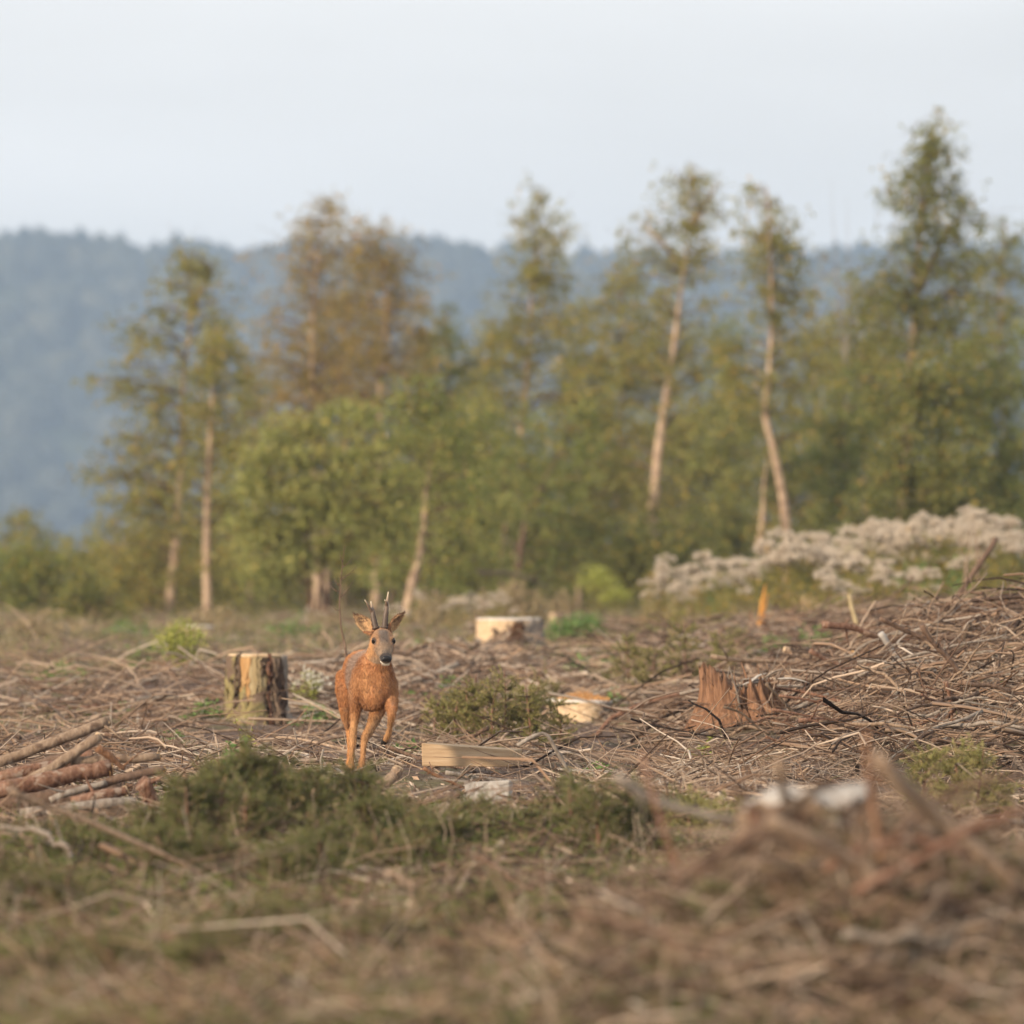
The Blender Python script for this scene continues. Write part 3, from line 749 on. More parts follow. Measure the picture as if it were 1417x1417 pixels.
# ------------------------------------------------------------------ the roe buck
def build_deer():
    O = G(500.6, 40.15)
    root = empty('roe_deer', O, 'reddish brown roebuck with short antlers stepping towards the viewer, one foreleg raised', 'deer')
    gd = Geo()
    def loft(secs, n=20, sup=2.0):
        """secs: (centre, half-width vector, half-height vector)"""
        an = np.arange(n) / n * 2 * PI
        V = []
        for c, u, v in secs:
            c, u, v = map(lambda q: np.asarray(q, float), (c, u, v))
            cs, sn = np.cos(an), np.sin(an)
            V.append(c + np.sign(cs)[:, None] * (np.abs(cs) ** (2 / sup))[:, None] * u + np.sign(sn)[:, None] * (np.abs(sn) ** (2 / sup))[:, None] * v)
        m = len(V)
        V = np.concatenate(V + [np.asarray(secs[0][0], float)[None], np.asarray(secs[-1][0], float)[None]])
        i = np.arange(m - 1)[:, None] * n; j = np.arange(n)[None]; k = (j + 1) % n
        Q = np.stack([i + j, i + k, i + n + k, i + n + j], -1).reshape(-1, 4)
        jj = np.arange(n); kk = (jj + 1) % n; b = m * n
        T_ = np.concatenate([np.stack([np.full(n, b), kk, jj], -1), np.stack([np.full(n, b + 1), (m - 1) * n + jj, (m - 1) * n + kk], -1)])
        gd.add(V, Q, T_)
    def ysec(y, cx, cz, a, b): return ((cx, y, cz), (a, 0, 0), (0, 0, b))
    # trunk, from brisket to rump
    loft([ysec(*s) for s in [(-.035, .068, .525, .035, .05), (-.01, .066, .52, .08, .11), (.04, .063, .522, .100, .150), (.11, .057, .525, .111, .163), (.20, .048, .522, .112, .161),
          (.33, .034, .528, .114, .150), (.46, .02, .54, .112, .135), (.58, .004, .55, .109, .127), (.69, -.010, .553, .106, .124), (.79, -.02, .55, .094, .112), (.86, -.036, .55, .065, .075), (.885, -.038, .55, .03, .04)]], 28, 2.25)
    # neck
    def ring(c, r1, r2, tilt=0.35):
        return (c, (r1, 0, 0), (0, -r2 * math.cos(tilt), r2 * math.sin(tilt) * -1))
    loft([ring((.062, .10, .50), .092, .12), ring((.070, .075, .56), .086, .112), ring((.080, .05, .615), .074, .093), ring((.090, .032, .665), .065, .079), ring((.098, .022, .71), .058, .069), ring((.104, .03, .76), .054, .06)], 24)
    # head, from the nape to the muzzle
    A = np.array([.104, .045, .768]); B = np.array([.1345, -.150, .642]); ax = B - A; axu = ax / np.linalg.norm(ax)
    hr = unit(np.cross(axu, [0, 0, 1.0])); hu = np.cross(hr, axu)
    if hr[0] < 0: hr = -hr
    if hu[2] < 0: hu = -hu
    secs = []
    for t, a, b, up in [(-.06, .03, .03, 0), (0, .046, .046, 0), (.14, .056, .056, 0), (.28, .061, .058, -.002), (.40, .060, .053, -.004), (.52, .052, .047, -.006), (.64, .040, .039, -.007), (.76, .034, .034, -.008), (.88, .032, .030, -.008), (.96, .030, .027, -.008), (1.02, .022, .022, -.009)]:
        secs.append((A + ax * t + hu * up, hr * a, hu * b))
    loft(secs, 22, 2.1)
    # cheeks, brow ridges, jaw
    def ball(c, r, n=12):
        loft([(np.asarray(c, float) + np.array([0, 0, math.cos(q) * r[2]]), (r[0] * math.sin(q), 0, 0), (0, r[1] * math.sin(q), 0)) for q in np.linspace(.15, PI - .15, 8)], n)
    for s in (-1, 1):
        ball(A + ax * .34 + hr * s * .041 + hu * .026, (.022, .026, .013))
        ball(A + ax * .40 + hr * s * .034 - hu * .026, (.024, .03, .028))
    ball(A + ax * .93 - hu * .030, (.024, .022, .014))
    for sx in (-.026, .142): ball((sx, .085, .50), (.036, .085, .105), 14)
    ball((.064, .0, .445), (.060, .05, .075), 14)
    for sx in (-.085, .045): ball((sx, .70, .50), (.038, .10, .10), 14)
    # limbs: thigh, shoulder and shank as tapering runs
    def limb(pts, n=14):
        p = np.array([q[:3] for q in pts], float); r = np.array([q[3] for q in pts], float)
        r = r * np.where(p[:, 2] < .42, np.where(p[:, 2] < .07, .92, .83), .95); fl = np.array([q[4] if len(q) > 4 else 1 for q in pts], float)
        k = len(pts) * 5
        c = resample(p, k); rr = np.interp(np.linspace(0, len(p) - 1, k), np.arange(len(p)), r); ff = np.interp(np.linspace(0, len(p) - 1, k), np.arange(len(p)), fl)
        t = unit(np.gradient(c, axis=0))
        u = unit(np.cross(t, np.array([0, 1.0, 0.05]))); w = np.cross(t, u)
        loft([(c[i], u[i] * rr[i], w[i] * rr[i] * ff[i]) for i in range(k)], n)
    # near-side fore leg (standing)
    limb([(-.012, .12, .52, .060, 1.5), (-.026, .12, .43, .048, 1.4), (-.036, .125, .36, .033, 1.2), (-.043, .12, .30, .0255, 1.1), (-.048, .10, .235, .0225), (-.051, .09, .195, .0245), (-.053, .09, .16, .019), (-.056, .088, .10, .0155), (-.059, .085, .062, .0205), (-.061, .07, .04, .0195), (-.062, .058, .022, .019)])
    # same side hind leg
    limb([(-.075, .70, .54, .082, 1.4), (-.085, .66, .45, .072, 1.4), (-.092, .66, .385, .054, 1.3), (-.092, .71, .325, .040, 1.2), (-.086, .77, .272, .029, 1.1), (-.082, .785, .245, .026), (-.081, .77, .20, .019), (-.081, .745, .12, .0155), (-.081, .73, .065, .0205), (-.081, .715, .04, .0195), (-.081, .70, .022, .019)])
    # far hind leg swinging forward under the belly
    limb([(.04, .70, .54, .082, 1.4), (.066, .60, .45, .072, 1.4), (.076, .545, .375, .054, 1.3), (.060, .56, .315, .038, 1.2), (.034, .60, .255, .030, 1.1), (.008, .63, .208, .027), (.000, .62, .175, .020), (-.005, .585, .11, .0155), (-.012, .565, .065, .0205), (-.017, .55, .04, .0195), (-.019, .54, .022, .019)])
    # raised fore leg
    limb([(.132, .11, .52, .060, 1.5), (.142, .08, .45, .054, 1.4), (.153, .03, .405, .043, 1.2), (.160, -.04, .385, .031, 1.1), (.162, -.10, .372, .027), (.161, -.115, .345, .0245), (.156, -.095, .305, .018), (.149, -.065, .262, .0165), (.141, -.04, .235, .0205), (.132, -.022, .217, .0195), (.124, -.006, .207, .018)])
    # tail stub
    loft([((-.036, .86, .60), (.025, 0, 0), (0, 0, .03)), ((-.037, .90, .58), (.018, 0, 0), (0, 0, .022)), ((-.037, .92, .55), (.008, 0, 0), (0, 0, .01))], 10)
    # ears: cupped blades
    def ear(base, tip, width, face, roll):
        base = np.array(base); tip = np.array(tip); axx = tip - base; Le = np.linalg.norm(axx); axx = axx / Le
        f = np.array(face, float); f = unit(f - axx * np.dot(f, axx)); s = np.cross(axx, f)
        m_ = 11; V = []
        for t in np.linspace(0, 1, 12):
            wd_ = width * (math.sin(PI * min(1, t * .80 + .17)) ** .75) * (1 - t ** 5 * .8) if t < 1 else width * .1
            cup = .55 * wd_
            th = np.linspace(-1, 1, m_)
            back = base + axx * Le * t + s * (th[:, None] * wd_) - f * (cup * (1 - th[:, None] ** 2)) - f * .004
            inner = base + axx * Le * t + s * (th[::-1, None] * wd_ * .88) - f * (cup * (1 - th[::-1, None] ** 2)) + f * .0045
            V.append(np.concatenate([back, inner]))
        n = 2 * m_; mm = len(V)
        VV = np.concatenate(V + [V[0].mean(0)[None], V[-1].mean(0)[None]])
        i = np.arange(mm - 1)[:, None] * n; j = np.arange(n)[None]; k = (j + 1) % n
        Q = np.stack([i + j, i + k, i + n + k, i + n + j], -1).reshape(-1, 4)
        jj = np.arange(n); kk = (jj + 1) % n; b = mm * n
        T_ = np.concatenate([np.stack([np.full(n, b), kk, jj], -1), np.stack([np.full(n, b + 1), (mm - 1) * n + jj, (mm - 1) * n + kk], -1)])
        gd.add(VV, Q, T_)
    ear((.060, .045, .785), (-.046, .062, .886), .040, (.25, -1, .1), 0)
    ear((.146, .050, .792), (.228, .080, .892), .033, (.95, -.55, .1), 0)
    me = gd.mesh('deer_raw', smooth=True)
    tmp = bpy.data.objects.new('deer_raw', me); COL.objects.link(tmp)
    rm = tmp.modifiers.new('r', 'REMESH'); rm.mode = 'VOXEL'; rm.voxel_size = .0054; rm.use_smooth_shade = True
    sm = tmp.modifiers.new('s', 'SMOOTH'); sm.factor = .5; sm.iterations = 3
    dg = bpy.context.evaluated_depsgraph_get()
    body = bpy.data.meshes.new_from_object(tmp.evaluated_get(dg))
    bpy.data.objects.remove(tmp)
    nv = len(body.vertices)
    V = np.empty(nv * 3, np.float32); body.vertices.foreach_get('co', V); V = V.reshape(-1, 3).astype(float)
    N = np.empty(nv * 3, np.float32); body.vertices.foreach_get('normal', N); N = N.reshape(-1, 3).astype(float)
    # coat colours by place on the animal
    def coat(V, N):
        x, y, z = V.T
        nz = fbm(x * 45 + y * 13, z * 28 + y * 9, 4, 3)
        red = np.array([.335, .155, .066]); tawny = np.array([.37, .20, .09]); grey = np.array([.20, .155, .130]); pale = np.array([.60, .50, .38]); dark = np.array([.028, .022, .02])
        C = np.tile(red, (len(V), 1))
        mix = lambda C, col, f: C * (1 - f[:, None]) + col * f[:, None]
        C = mix(C, np.array([.27, .105, .04]), sstep(-.05, .25, nz) * .5)
        low = fbm(x * 11 + y * 5, z * 8 + y * 3, 90, 2)
        C = mix(C, np.array([.21, .085, .034]), sstep(-.02, .25, low) * .38)
        C = mix(C, np.array([.43, .235, .11]), sstep(-.02, -.25, low) * .3)
        # greyish saddle along back, shoulder and flank
        bodyz = (y > .03) & (z > .38)
        saddle = sstep(.36, .58, z + nz * .22) * sstep(.02, .12, y + nz * .05 - .25 * np.minimum(x - .0, 0)) * bodyz * (1 - sstep(.40, .62, y + nz * .2))
        C = mix(C, grey * 1.15, saddle * .85)
        # legs tawny
        C = mix(C, tawny, sstep(.40, .28, z))
        C = mix(C, np.array([.27, .13, .055]), sstep(.20, .05, z) * .7)
        # inside of far hind leg is duller
        C = mix(C, pale * .75, sstep(.2, .3, y) * sstep(.40, .34, z) * sstep(-.3, -.8, N[:, 2]) * .35)
        # rump side lighter
        C = mix(C, np.array([.44, .20, .07]), ((y > .62)).astype(float) * sstep(.60, .45, z) * .6)
        # head
        q = (V - A) @ axu / np.linalg.norm(ax); h = (V - A) @ hu; sd_ = np.abs((V - A) @ hr)
        head = ((q > -.12) & (q < 1.2) & (sd_ < .085) & (z > .58) & (np.abs(h) < .085) & (y < .09)).astype(float)
        headm = head * sstep(-.1, .1, q)
        C = mix(C, np.array([.29, .165, .088]), headm)
        C = mix(C, np.array([.12, .095, .08]), headm * sstep(.040, .015, sd_) * sstep(.0, .03, h) * sstep(.05, .2, q) * .95)
        C = mix(C, np.array([.20, .14, .095]), headm * sstep(.48, .62, q) * .95)
        C = mix(C, np.array([.42, .22, .09]), headm * sstep(.045, .062, sd_) * sstep(.55, .4, q) * .8)
        # dark rings about the eyes, dark muzzle band, white chin
        for s in (-1, 1):
            e = A + ax * .385 + hr * s * .055 + hu * .022
            dd = np.linalg.norm((V - e) * np.array([1, .8, 1.2]), axis=1)
            C = mix(C, dark * 2, sstep(.026, .017, dd))
            e2 = A + ax * .47 + hr * s * .047 + hu * .018
            C = mix(C, dark * 3, sstep(.013, .006, np.linalg.norm(V - e2, axis=1)) * .8)
        C = mix(C, np.array([.10, .08, .065]), headm * sstep(.70, .84, q) * sstep(.026, .012, sd_) * sstep(.0, .015, h) * .8)
        C = mix(C, dark * 1.6, headm * sstep(.85, .90, q) * sstep(-.022, -.014, h))
        C = mix(C, np.array([.72, .68, .60]), headm * sstep(.80, .88, q) * sstep(-.020, -.028, h))
        # tufts down the neck
        nk = ((y < .09) & (z > .42) & (z < .72) & (head < .5)).astype(float)
        st = fbm(x * 55, z * 7 + y * 5, 14, 3)
        C = mix(C, np.array([.20, .075, .03]), nk * sstep(.02, .25, st) * .35)
        C = mix(C, np.array([.46, .26, .12]), nk * sstep(-.02, -.25, st) * .3)
        # throat and brisket
        C = mix(C, np.array([.33, .165, .075]), ((y < .06) & (z > .45) & (head < .5)).astype(float) * .2)
        # ears
        earm = ((z > .79) & (np.abs(x - .104) > .052)).astype(float)
        C = mix(C, np.array([.22, .12, .06]), earm)
        inner = earm * sstep(.1, .5, -N[:, 1]) * np.where(x < .1, 1, sstep(.0, .5, N[:, 0]))
        C = mix(C, np.array([.50, .33, .18]), inner * .9)
        C = mix(C, np.array([.14, .08, .05]), inner * sstep(.02, .14, fbm(x * 130, z * 130, 8, 2)) * sstep(.82, .84, z))
        C = mix(C, np.array([.10, .055, .035]), earm * sstep(.868, .882, z))
        # hooves' edge
        C = mix(C, dark, sstep(.030, .022, z))
        return np.clip(C * 1.2 * (1 + nz[:, None] * .5), 0, 1)
    C = coat(V, N)
    ac = body.attributes.new('col', 'FLOAT_COLOR', 'POINT')
    ac.data.foreach_set('color', np.concatenate([C, np.ones((nv, 1))], 1).astype(np.float32).ravel())
    m, t, o = newmat('deer_coat')
    at = t.nodes.new('ShaderNodeAttribute'); at.attribute_name = 'col'
    b = t.nodes.new('ShaderNodeBsdfPrincipled'); b.inputs['Roughness'].default_value = .75; b.inputs['Specular IOR Level'].default_value = .2
    b.inputs['Sheen Weight'].default_value = .15; b.inputs['Sheen Roughness'].default_value = .5
    tcn = t.nodes.new('ShaderNodeTexCoord'); mpp = t.nodes.new('ShaderNodeMapping'); mpp.inputs['Scale'].default_value = (170, 95, 60)
    nz_ = t.nodes.new('ShaderNodeTexNoise'); nz_.inputs['Scale'].default_value = 1.0; nz_.inputs['Detail'].default_value = 5
    t.links.new(tcn.outputs['Object'], mpp.inputs[0]); t.links.new(mpp.outputs[0], nz_.inputs['Vector'])
    rz = ramp(t, [(.70, .67, .64), (1, 1, 1), (1.22, 1.21, 1.2)], [.3, .5, .7]); t.links.new(nz_.outputs['Fac'], rz.inputs[0])
    mu = t.nodes.new('ShaderNodeMixRGB'); mu.blend_type = 'MULTIPLY'; mu.inputs['Fac'].default_value = 1.0
    t.links.new(at.outputs['Color'], mu.inputs['Color1']); t.links.new(rz.outputs[0], mu.inputs['Color2'])
    bpz = t.nodes.new('ShaderNodeBump'); bpz.inputs['Strength'].default_value = .45; bpz.inputs['Distance'].default_value = .006
    t.links.new(nz_.outputs['Fac'], bpz.inputs['Height']); t.links.new(bpz.outputs[0], b.inputs['Normal'])
    t.links.new(mu.outputs[0], b.inputs['Base Color']); t.links.new(b.outputs[0], o.inputs[0])
    body.materials.clear(); body.materials.append(m)
    body.name = 'body'
    bo = bpy.data.objects.new('body', body); COL.objects.link(bo); bo.parent = root
    for p_ in (body.polygons,): p_.foreach_set('use_smooth', np.ones(len(p_), bool))
    # fur
    np_ = len(body.polygons)
    cen = np.empty(np_ * 3, np.float32); body.polygons.foreach_get('center', cen); cen = cen.reshape(-1, 3).astype(float)
    fn = np.empty(np_ * 3, np.float32); body.polygons.foreach_get('normal', fn); fn = fn.reshape(-1, 3).astype(float)
    K = 85000
    idx = rng.integers(0, np_, K)
    p = cen[idx] + rng.normal(0, .0018, (K, 3)); nn = fn[idx]
    flow = np.tile(np.array([0, .55, -.85]), (K, 1))
    hd = (p[:, 2] > .62) & (p[:, 1] < .03)
    flow[hd] = -axu
    eardir = (p[:, 2] > .79) & (np.abs(p[:, 0] - .104) > .055)
    flow[eardir] = np.stack([np.sign(p[eardir, 0] - .1) * .7, np.zeros(eardir.sum()), np.full(eardir.sum(), .7)], -1)
    fl = flow - nn * np.sum(flow * nn, 1, keepdims=True)
    dr = unit(fl) + nn * rng.uniform(.12, .5, (K, 1)) + rng.normal(0, .18, (K, 3))
    ln = rng.uniform(.008, .020, K)
    ln = np.where(hd, ln * .55, ln); ln = np.where(p[:, 2] < .3, ln * .55, ln)
    ok = (p[:, 2] > .03) & ~((np.linalg.norm(p - (A + ax * 1.0), axis=1) < .03))
    for s in (-1, 1): ok &= np.linalg.norm(p - (A + ax * .385 + hr * s * .055 + hu * .022), axis=1) > .016
    cc = coat(p, nn) * rng.uniform(.88, 1.15, (K, 1))
    gf = Geo(); slivers(gf, p[ok], dr[ok], ln[ok], .0020, None, np.clip(cc[ok], 0, 1))
    fo = gf.build('fur', m, root); fo['kind'] = 'stuff'
    # eyes
    em = attrmat('deer_eye', [(.012, .008, .006), (.012, .008, .006)], .06); em.node_tree.nodes['Principled BSDF'].inputs['Specular IOR Level'].default_value = .12
    hm = attrmat('dark_horn', [(.02, .017, .015), (.03, .025, .02)], .45)
    nm = attrmat('wet_nose', [(.014, .013, .014), (.02, .019, .02)], .32); nm.node_tree.nodes['Principled BSDF'].inputs['Specular IOR Level'].default_value = .25
    def blob(geo, c, u, v, w, n=12):
        th = np.linspace(.02, PI - .02, 9)
        for_ = [(np.asarray(c) + np.asarray(w) * math.cos(q), math.sin(q)) for q in th]
        an = np.arange(n) / n * 2 * PI
        Vv = np.concatenate([cc_ + s_ * (np.cos(an)[:, None] * u + np.sin(an)[:, None] * v) for cc_, s_ in for_])
        i = np.arange(8)[:, None] * n; j = np.arange(n)[None]; k = (j + 1) % n
        geo.add(Vv, np.stack([i + j, i + k, i + n + k, i + n + j], -1).reshape(-1, 4))
    for s in (-1, 1):
        ge = Geo(); blob(ge, A + ax * .385 + hr * s * .0515 + hu * .019, hr * .0135, hu * .0135, axu * .0165)
        ge.build('eye', em, root)
    # nose pad with two nostrils
    gn = Geo()
    nc = A + ax * .985 + hu * .004
    blob(gn, nc, hr * .028, hu * .016, axu * .016)
    for s in (-1, 1): blob(gn, nc + hr * s * .017 - hu * .004 + axu * .004, hr * .011, hu * .011, axu * .011, 8)
    gn.build('nose', nm, root)
    gm = Geo(); blob(gm, A + ax * .985 - hu * .0215, hr * .021, hu * .0035, axu * .011); gm.build('mouth', hm, root)
    # antlers
    am, t, o = newmat('antler')
    at = t.nodes.new('ShaderNodeAttribute'); at.attribute_name = 'rnd'
    r = ramp(t, [(.065, .042, .03), (.15, .10, .07), (.30, .22, .15), (.62, .53, .38)], [0, .4, .7, 1])
    b = t.nodes.new('ShaderNodeBsdfPrincipled'); b.inputs['Roughness'].default_value = .55
    t.links.new(at.outputs['Fac'], r.inputs[0]); t.links.new(r.outputs[0], b.inputs['Base Color']); t.links.new(b.outputs[0], o.inputs[0])
    def antler(beam, tines):
        ga = Geo()
        def run(pts, r0, r1, a0, a1):
            c = resample(pts, 22); k = len(c)
            tt = np.linspace(0, 1, k)
            rr = (r0 + (r1 - r0) * tt ** 1.7) * (1 + .16 * np.sin(tt * 60) * (1 - tt) * (1 if r0 > .008 else .3))
            tube(ga, c, rr, 10, np.repeat(a0 + (a1 - a0) * tt ** 2.2, 10).tolist() + [a0, a1], .12)
        run(beam, .0165, .0028, .05, 1.0)
        for tn in tines: run(tn, .0085, .0024, .35, 1.0)
        bb = np.array(beam[0]); dirn = unit(np.array(beam[1]) - bb)
        tube(ga, [bb + dirn * .002, bb + dirn * .008, bb + dirn * .014], [.017, .0205, .016], 12, .08, .18)
        ga.build('antler', am, root)
    antler([(.076, .028, .800), (.064, .035, .850), (.0575, .042, .892), (.054, .055, .915), (.0475, .072, .948)], [[(.058, .040, .882), (.040, .028, .915), (.030, .012, .935), (.0165, -.004, .957)]])
    antler([(.121, .028, .802), (.125, .033, .850), (.131, .040, .900), (.134, .046, .940), (.1415, .05, 1.0)], [[(.133, .042, .925), (.130, .028, .945), (.1225, .016, .957)], [(.130, .042, .892), (.136, .066, .92), (.139, .085, .945)]])
    # hooves
    for (hx, hy, hz, fx, fy, fz) in [(-.062, .060, .012, 0, -1, -.15), (-.081, .702, .012, 0, -1, -.15), (-.0195, .542, .012, 0, -1, -.15), (.1215, 0.002, .204, -.35, .6, -.7)]:
        gh = Geo(); f = unit(np.array([fx, fy, fz], float)); up = np.array([0, 0, 1.0]) if abs(f[2]) < .6 else np.array([.5, -1, 0.2])
        s_ = unit(np.cross(f, up)); w_ = np.cross(s_, f)
        for s in (-1, 1):
            c = np.array([hx, hy, hz]) + s_ * s * .0085
            loftp = []
            V8 = []
            for tt, rw, rh in [(-.018, .008, .020), (-.005, .0095, .020), (.012, .0085, .014), (.028, .003, .004)]:
                for aa in np.arange(8) / 8 * 2 * PI:
                    V8.append(c + f * tt + s_ * rw * math.cos(aa) + w_ * rh * math.sin(aa) * (1 if math.sin(aa) > 0 else .55))
            i = np.arange(3)[:, None] * 8; j = np.arange(8)[None]; k = (j + 1) % 8
            gh.add(V8, np.stack([i + j, i + k, i + 8 + k, i + 8 + j], -1).reshape(-1, 4))
        gh.build('hoof', hm, root)
build_deer()
M['orange'] = woodmat('fresh_orange_splinter', [(.42, .17, .04), (.66, .30, .06), (.78, .42, .10)], (60, 60, 5), 5, .5)
# ------------------------------------------------------------------ stumps
def stump(label, px, d, w_px, h_px, core='palewood', top='cutwood', flare=1.3, name='tree_stump', slope=0.0, rough=.04, topthick=.012, roots=5, ragged=0.0):
    m = d / FPX; base = G(px, d, -.02); R = w_px * m / 2; H = h_px * m + .02
    root = empty(name, base, label, 'stump')
    n = 40; th = np.arange(n) / n * 2 * PI
    lob = 1 + .05 * np.sin(th * 2 + px) + .03 * np.sin(th * 5 + px * .7)
    zs = np.array([-.06, 0, .1, .25, .45, .7, .88, 1.0])
    rag = ragged * H * (np.sin(th * 3 + px) * .5 + np.sin(th * 7) * .3 + rng.normal(0, .35, n))
    def radius(zf, t):
        fl = 1 + (flare - 1) * np.exp(-np.maximum(zf, 0) * 5) * (1 + .5 * np.sin(roots * t + px))
        l = 1 + .05 * np.sin(t * 2 + px) + .03 * np.sin(t * 5 + px * .7)
        return R * fl * l
    V = []
    for z in zs:
        r = radius(z, th) * (1 + rough * (rng.random(n) - .5))
        V.append(np.stack([np.cos(th) * r, np.sin(th) * r, z * H + slope * R * np.cos(th) * max(z, 0) + rag * max(z, 0)], -1))
    V = np.concatenate(V) + base
    i = np.arange(len(zs) - 1)[:, None] * n; j = np.arange(n)[None]; k = (j + 1) % n
    Geo().add(V, np.stack([i + j, i + k, i + n + k, i + n + j], -1).reshape(-1, 4)).build('wood', M[core], root, base)
    # sawn top: a thin plate with a rim
    gt = Geo(); rt = radius(1.0, th) * 1.012
    ringsV = []
    for fr, dz in [(1.0, -topthick * .3), (1.004, topthick * .5), (.97, topthick), (.6, topthick + .002), (.25, topthick)]:
        ringsV.append(np.stack([np.cos(th) * rt * fr, np.sin(th) * rt * fr, np.full(n, H + dz) + slope * R * np.cos(th) * fr + rng.normal(0, .0015 + ragged * .03, n) + rag * fr], -1))
    ringsV.append(np.array([[0, 0, H + topthick]]))
    Vt = np.concatenate(ringsV) + base
    i = np.arange(4)[:, None] * n
    jj = np.arange(n); kk = (jj + 1) % n
    gt.add(Vt, np.stack([i + j, i + k, i + n + k, i + n + j], -1).reshape(-1, 4), np.stack([4 * n + jj, 4 * n + kk, np.full(n, 5 * n)], -1))
    gt.build('cut_top', M[top], root, base)
    def patch(x0, x1, z0, z1, mat, proud=.008, pname='bark', jag=.10, back=False):
        """a plate of bark or bare wood between two places across the front (-1..1), or round the back"""
        t0, t1 = (-math.acos(np.clip(x0, -1, 1)), -math.acos(np.clip(x1, -1, 1))) if not back else (0.0, PI)
        a_, b_ = 14, 9
        tt = np.linspace(t0, t1, a_); zz = np.linspace(z0, z1, b_)
        TT, ZZ = np.meshgrid(tt, zz)
        jt = rng.normal(0, 1, (2, a_)) * jag * .8; ju = rng.normal(0, 1, (b_, 2)) * jag * .5
        f = (ZZ - z0) / (z1 - z0); fu = (TT - t0) / (t1 - t0)
        ZZ = ZZ + jt[0] * (1 - f) + jt[1] * f * (z1 < .97); TT = TT + ju[:, :1] * (1 - fu) + ju[:, 1:] * fu
        out = []
        for pr in (proud, -.012):
            r = radius(np.clip(ZZ, 0, 1), TT) + pr * (1 + .5 * rng.normal(0, 1, TT.shape) * (pr > 0))
            out.append(np.stack([np.cos(TT) * r, np.sin(TT) * r, np.clip(ZZ, -.05, 1.0 if z1 >= .97 else 2) * H], -1).reshape(-1, 3))
        Vp = np.concatenate(out) + base
        i = np.arange(b_ - 1)[:, None] * a_; j = np.arange(a_ - 1)[None]
        q = np.stack([i + j, i + j + 1, i + a_ + j + 1, i + a_ + j], -1).reshape(-1, 4)
        edge = np.concatenate([np.arange(a_), np.arange(1, b_) * a_ + a_ - 1, np.arange(a_ - 2, -1, -1) + (b_ - 1) * a_, np.arange(b_ - 2, 0, -1) * a_])
        e2 = np.roll(edge, -1); off = a_ * b_
        Geo().add(Vp, np.concatenate([q, q[:, ::-1] + off, np.stack([e2, edge, edge + off, e2 + off], -1)])).build(pname, M[mat], root, base)
    return root, patch, base, R, H

r_, pt, *_ = stump('tall half barked stump with orange split wood beside the white flowers', 356, on(356, 1003), 80, 95, 'palewood', 'cutwood', 1.34)
pt(-1, 1, 0, 1.0, 'darkbark', .012, 'bark', back=True)
pt(-1, -.60, .50, 1.0, 'mossbark', .014)
pt(-.72, -.58, .38, .95, 'darkbark', .02)
pt(-.60, -.22, .36, .98, 'fresh', .006, 'bare_wood', .08)
pt(-.02, .18, .55, .96, 'palewood', .009, 'bare_wood', .04)
pt(-1, .35, -.02, .44, 'mossbark', .016)
pt(.36, .50, .05, .93, 'redbark', .020)
pt(.50, .62, .02, .97, 'tanbark', .028)
pt(.62, .80, .0, .90, 'brownbark', .020)
pt(.80, 1.0, .0, 1.0, 'greywood', .014)
pt(.15, .40, .80, .98, 'darkbark', .018)

r_, pt, *_ = stump('wide pale sawn stump on the rise with brown bark below', 705, on(705, 906), 86, 48, 'cutwood', 'cutgrey', 1.25)
pt(-1, 1, 0, .95, 'brownbark', .012, 'bark', back=True)
pt(-.55, -.1, 0, .66, 'tanbark', .014)
pt(-.1, .55, 0, .80, 'brownbark', .016)
pt(.10, .42, .45, .86, 'rust', .024, 'bark', .08)
pt(.55, 1, 0, .92, 'greywood', .012)
pt(-1, -.55, .0, .45, 'greywood', .012)

r_, pt, b0, R0, H0 = stump('low freshly sawn stump with a bright top and orange sawdust', 801, on(801, 996), 88, 25, 'cutwood', 'cutgrey', 1.12, slope=-.02)
pt(.62, .95, .0, .98, 'greywood', .014)
pt(-1, 1, 0, .9, 'brownbark', .010, 'bark', back=True)
gs = Geo(); K = 2600                                   # heap of sawdust and chips behind and on top
q = rng.normal(0, 1, (K, 3)) * np.array([.10, .10, .028]); q[:, 2] = np.abs(q[:, 2]) * np.exp(-(q[:, 0] ** 2 + q[:, 1] ** 2) / .02) + .004
q[:, :2] = np.clip(q[:, :2], -R0 * .8, R0 * .8)
leaves(gs, q + b0 + np.array([.03, R0 * .15, H0 + .01]), rng.normal(0, 1, (K, 3)), .014, .009)
M['dust'] = attrmat('sawdust', [(.42, .20, .07), (.58, .32, .13), (.66, .42, .20)])
tag(gs.build('sawdust', M['dust'], None, b0, False), 'orange sawdust heaped on the low fresh stump', 'sawdust', kind='stuff')

r_, pt, *_ = stump('small pale stump half hidden behind dead twigs on the rise', 1124, on(1124, 856), 54, 33, 'cutwood', 'cutwood', 1.1)
pt(-1, 1, 0, .9, 'brownbark', .01, 'bark', back=True)
pt(.3, 1, 0, .8, 'brownbark', .012)
r_, pt, *_ = stump('thin pale stump beyond the lime green plant', 275, on(275, 884), 44, 16, 'cutwood', 'cutgrey', 1.1)
pt(-1, 1, 0, .8, 'tanbark', .01, 'bark', back=True)
r_, pt, *_ = stump('weathered stump with whitened top close to the viewer', 1120, 20.6, 170, 78, 'tanbark', 'silver', 1.3, rough=.3, topthick=.02, roots=4, slope=.06, ragged=.16)
pt(-1, 1, 0, .9, 'redbark', .012, 'bark', back=True)
pt(-.9, -.2, .1, .88, 'redbark', .016, 'bark', .1)
pt(-.1, .5, .0, .8, 'tanbark', .014, 'bark', .1)
pt(.5, 1, .0, .92, 'brownbark', .014, 'bark', .1)
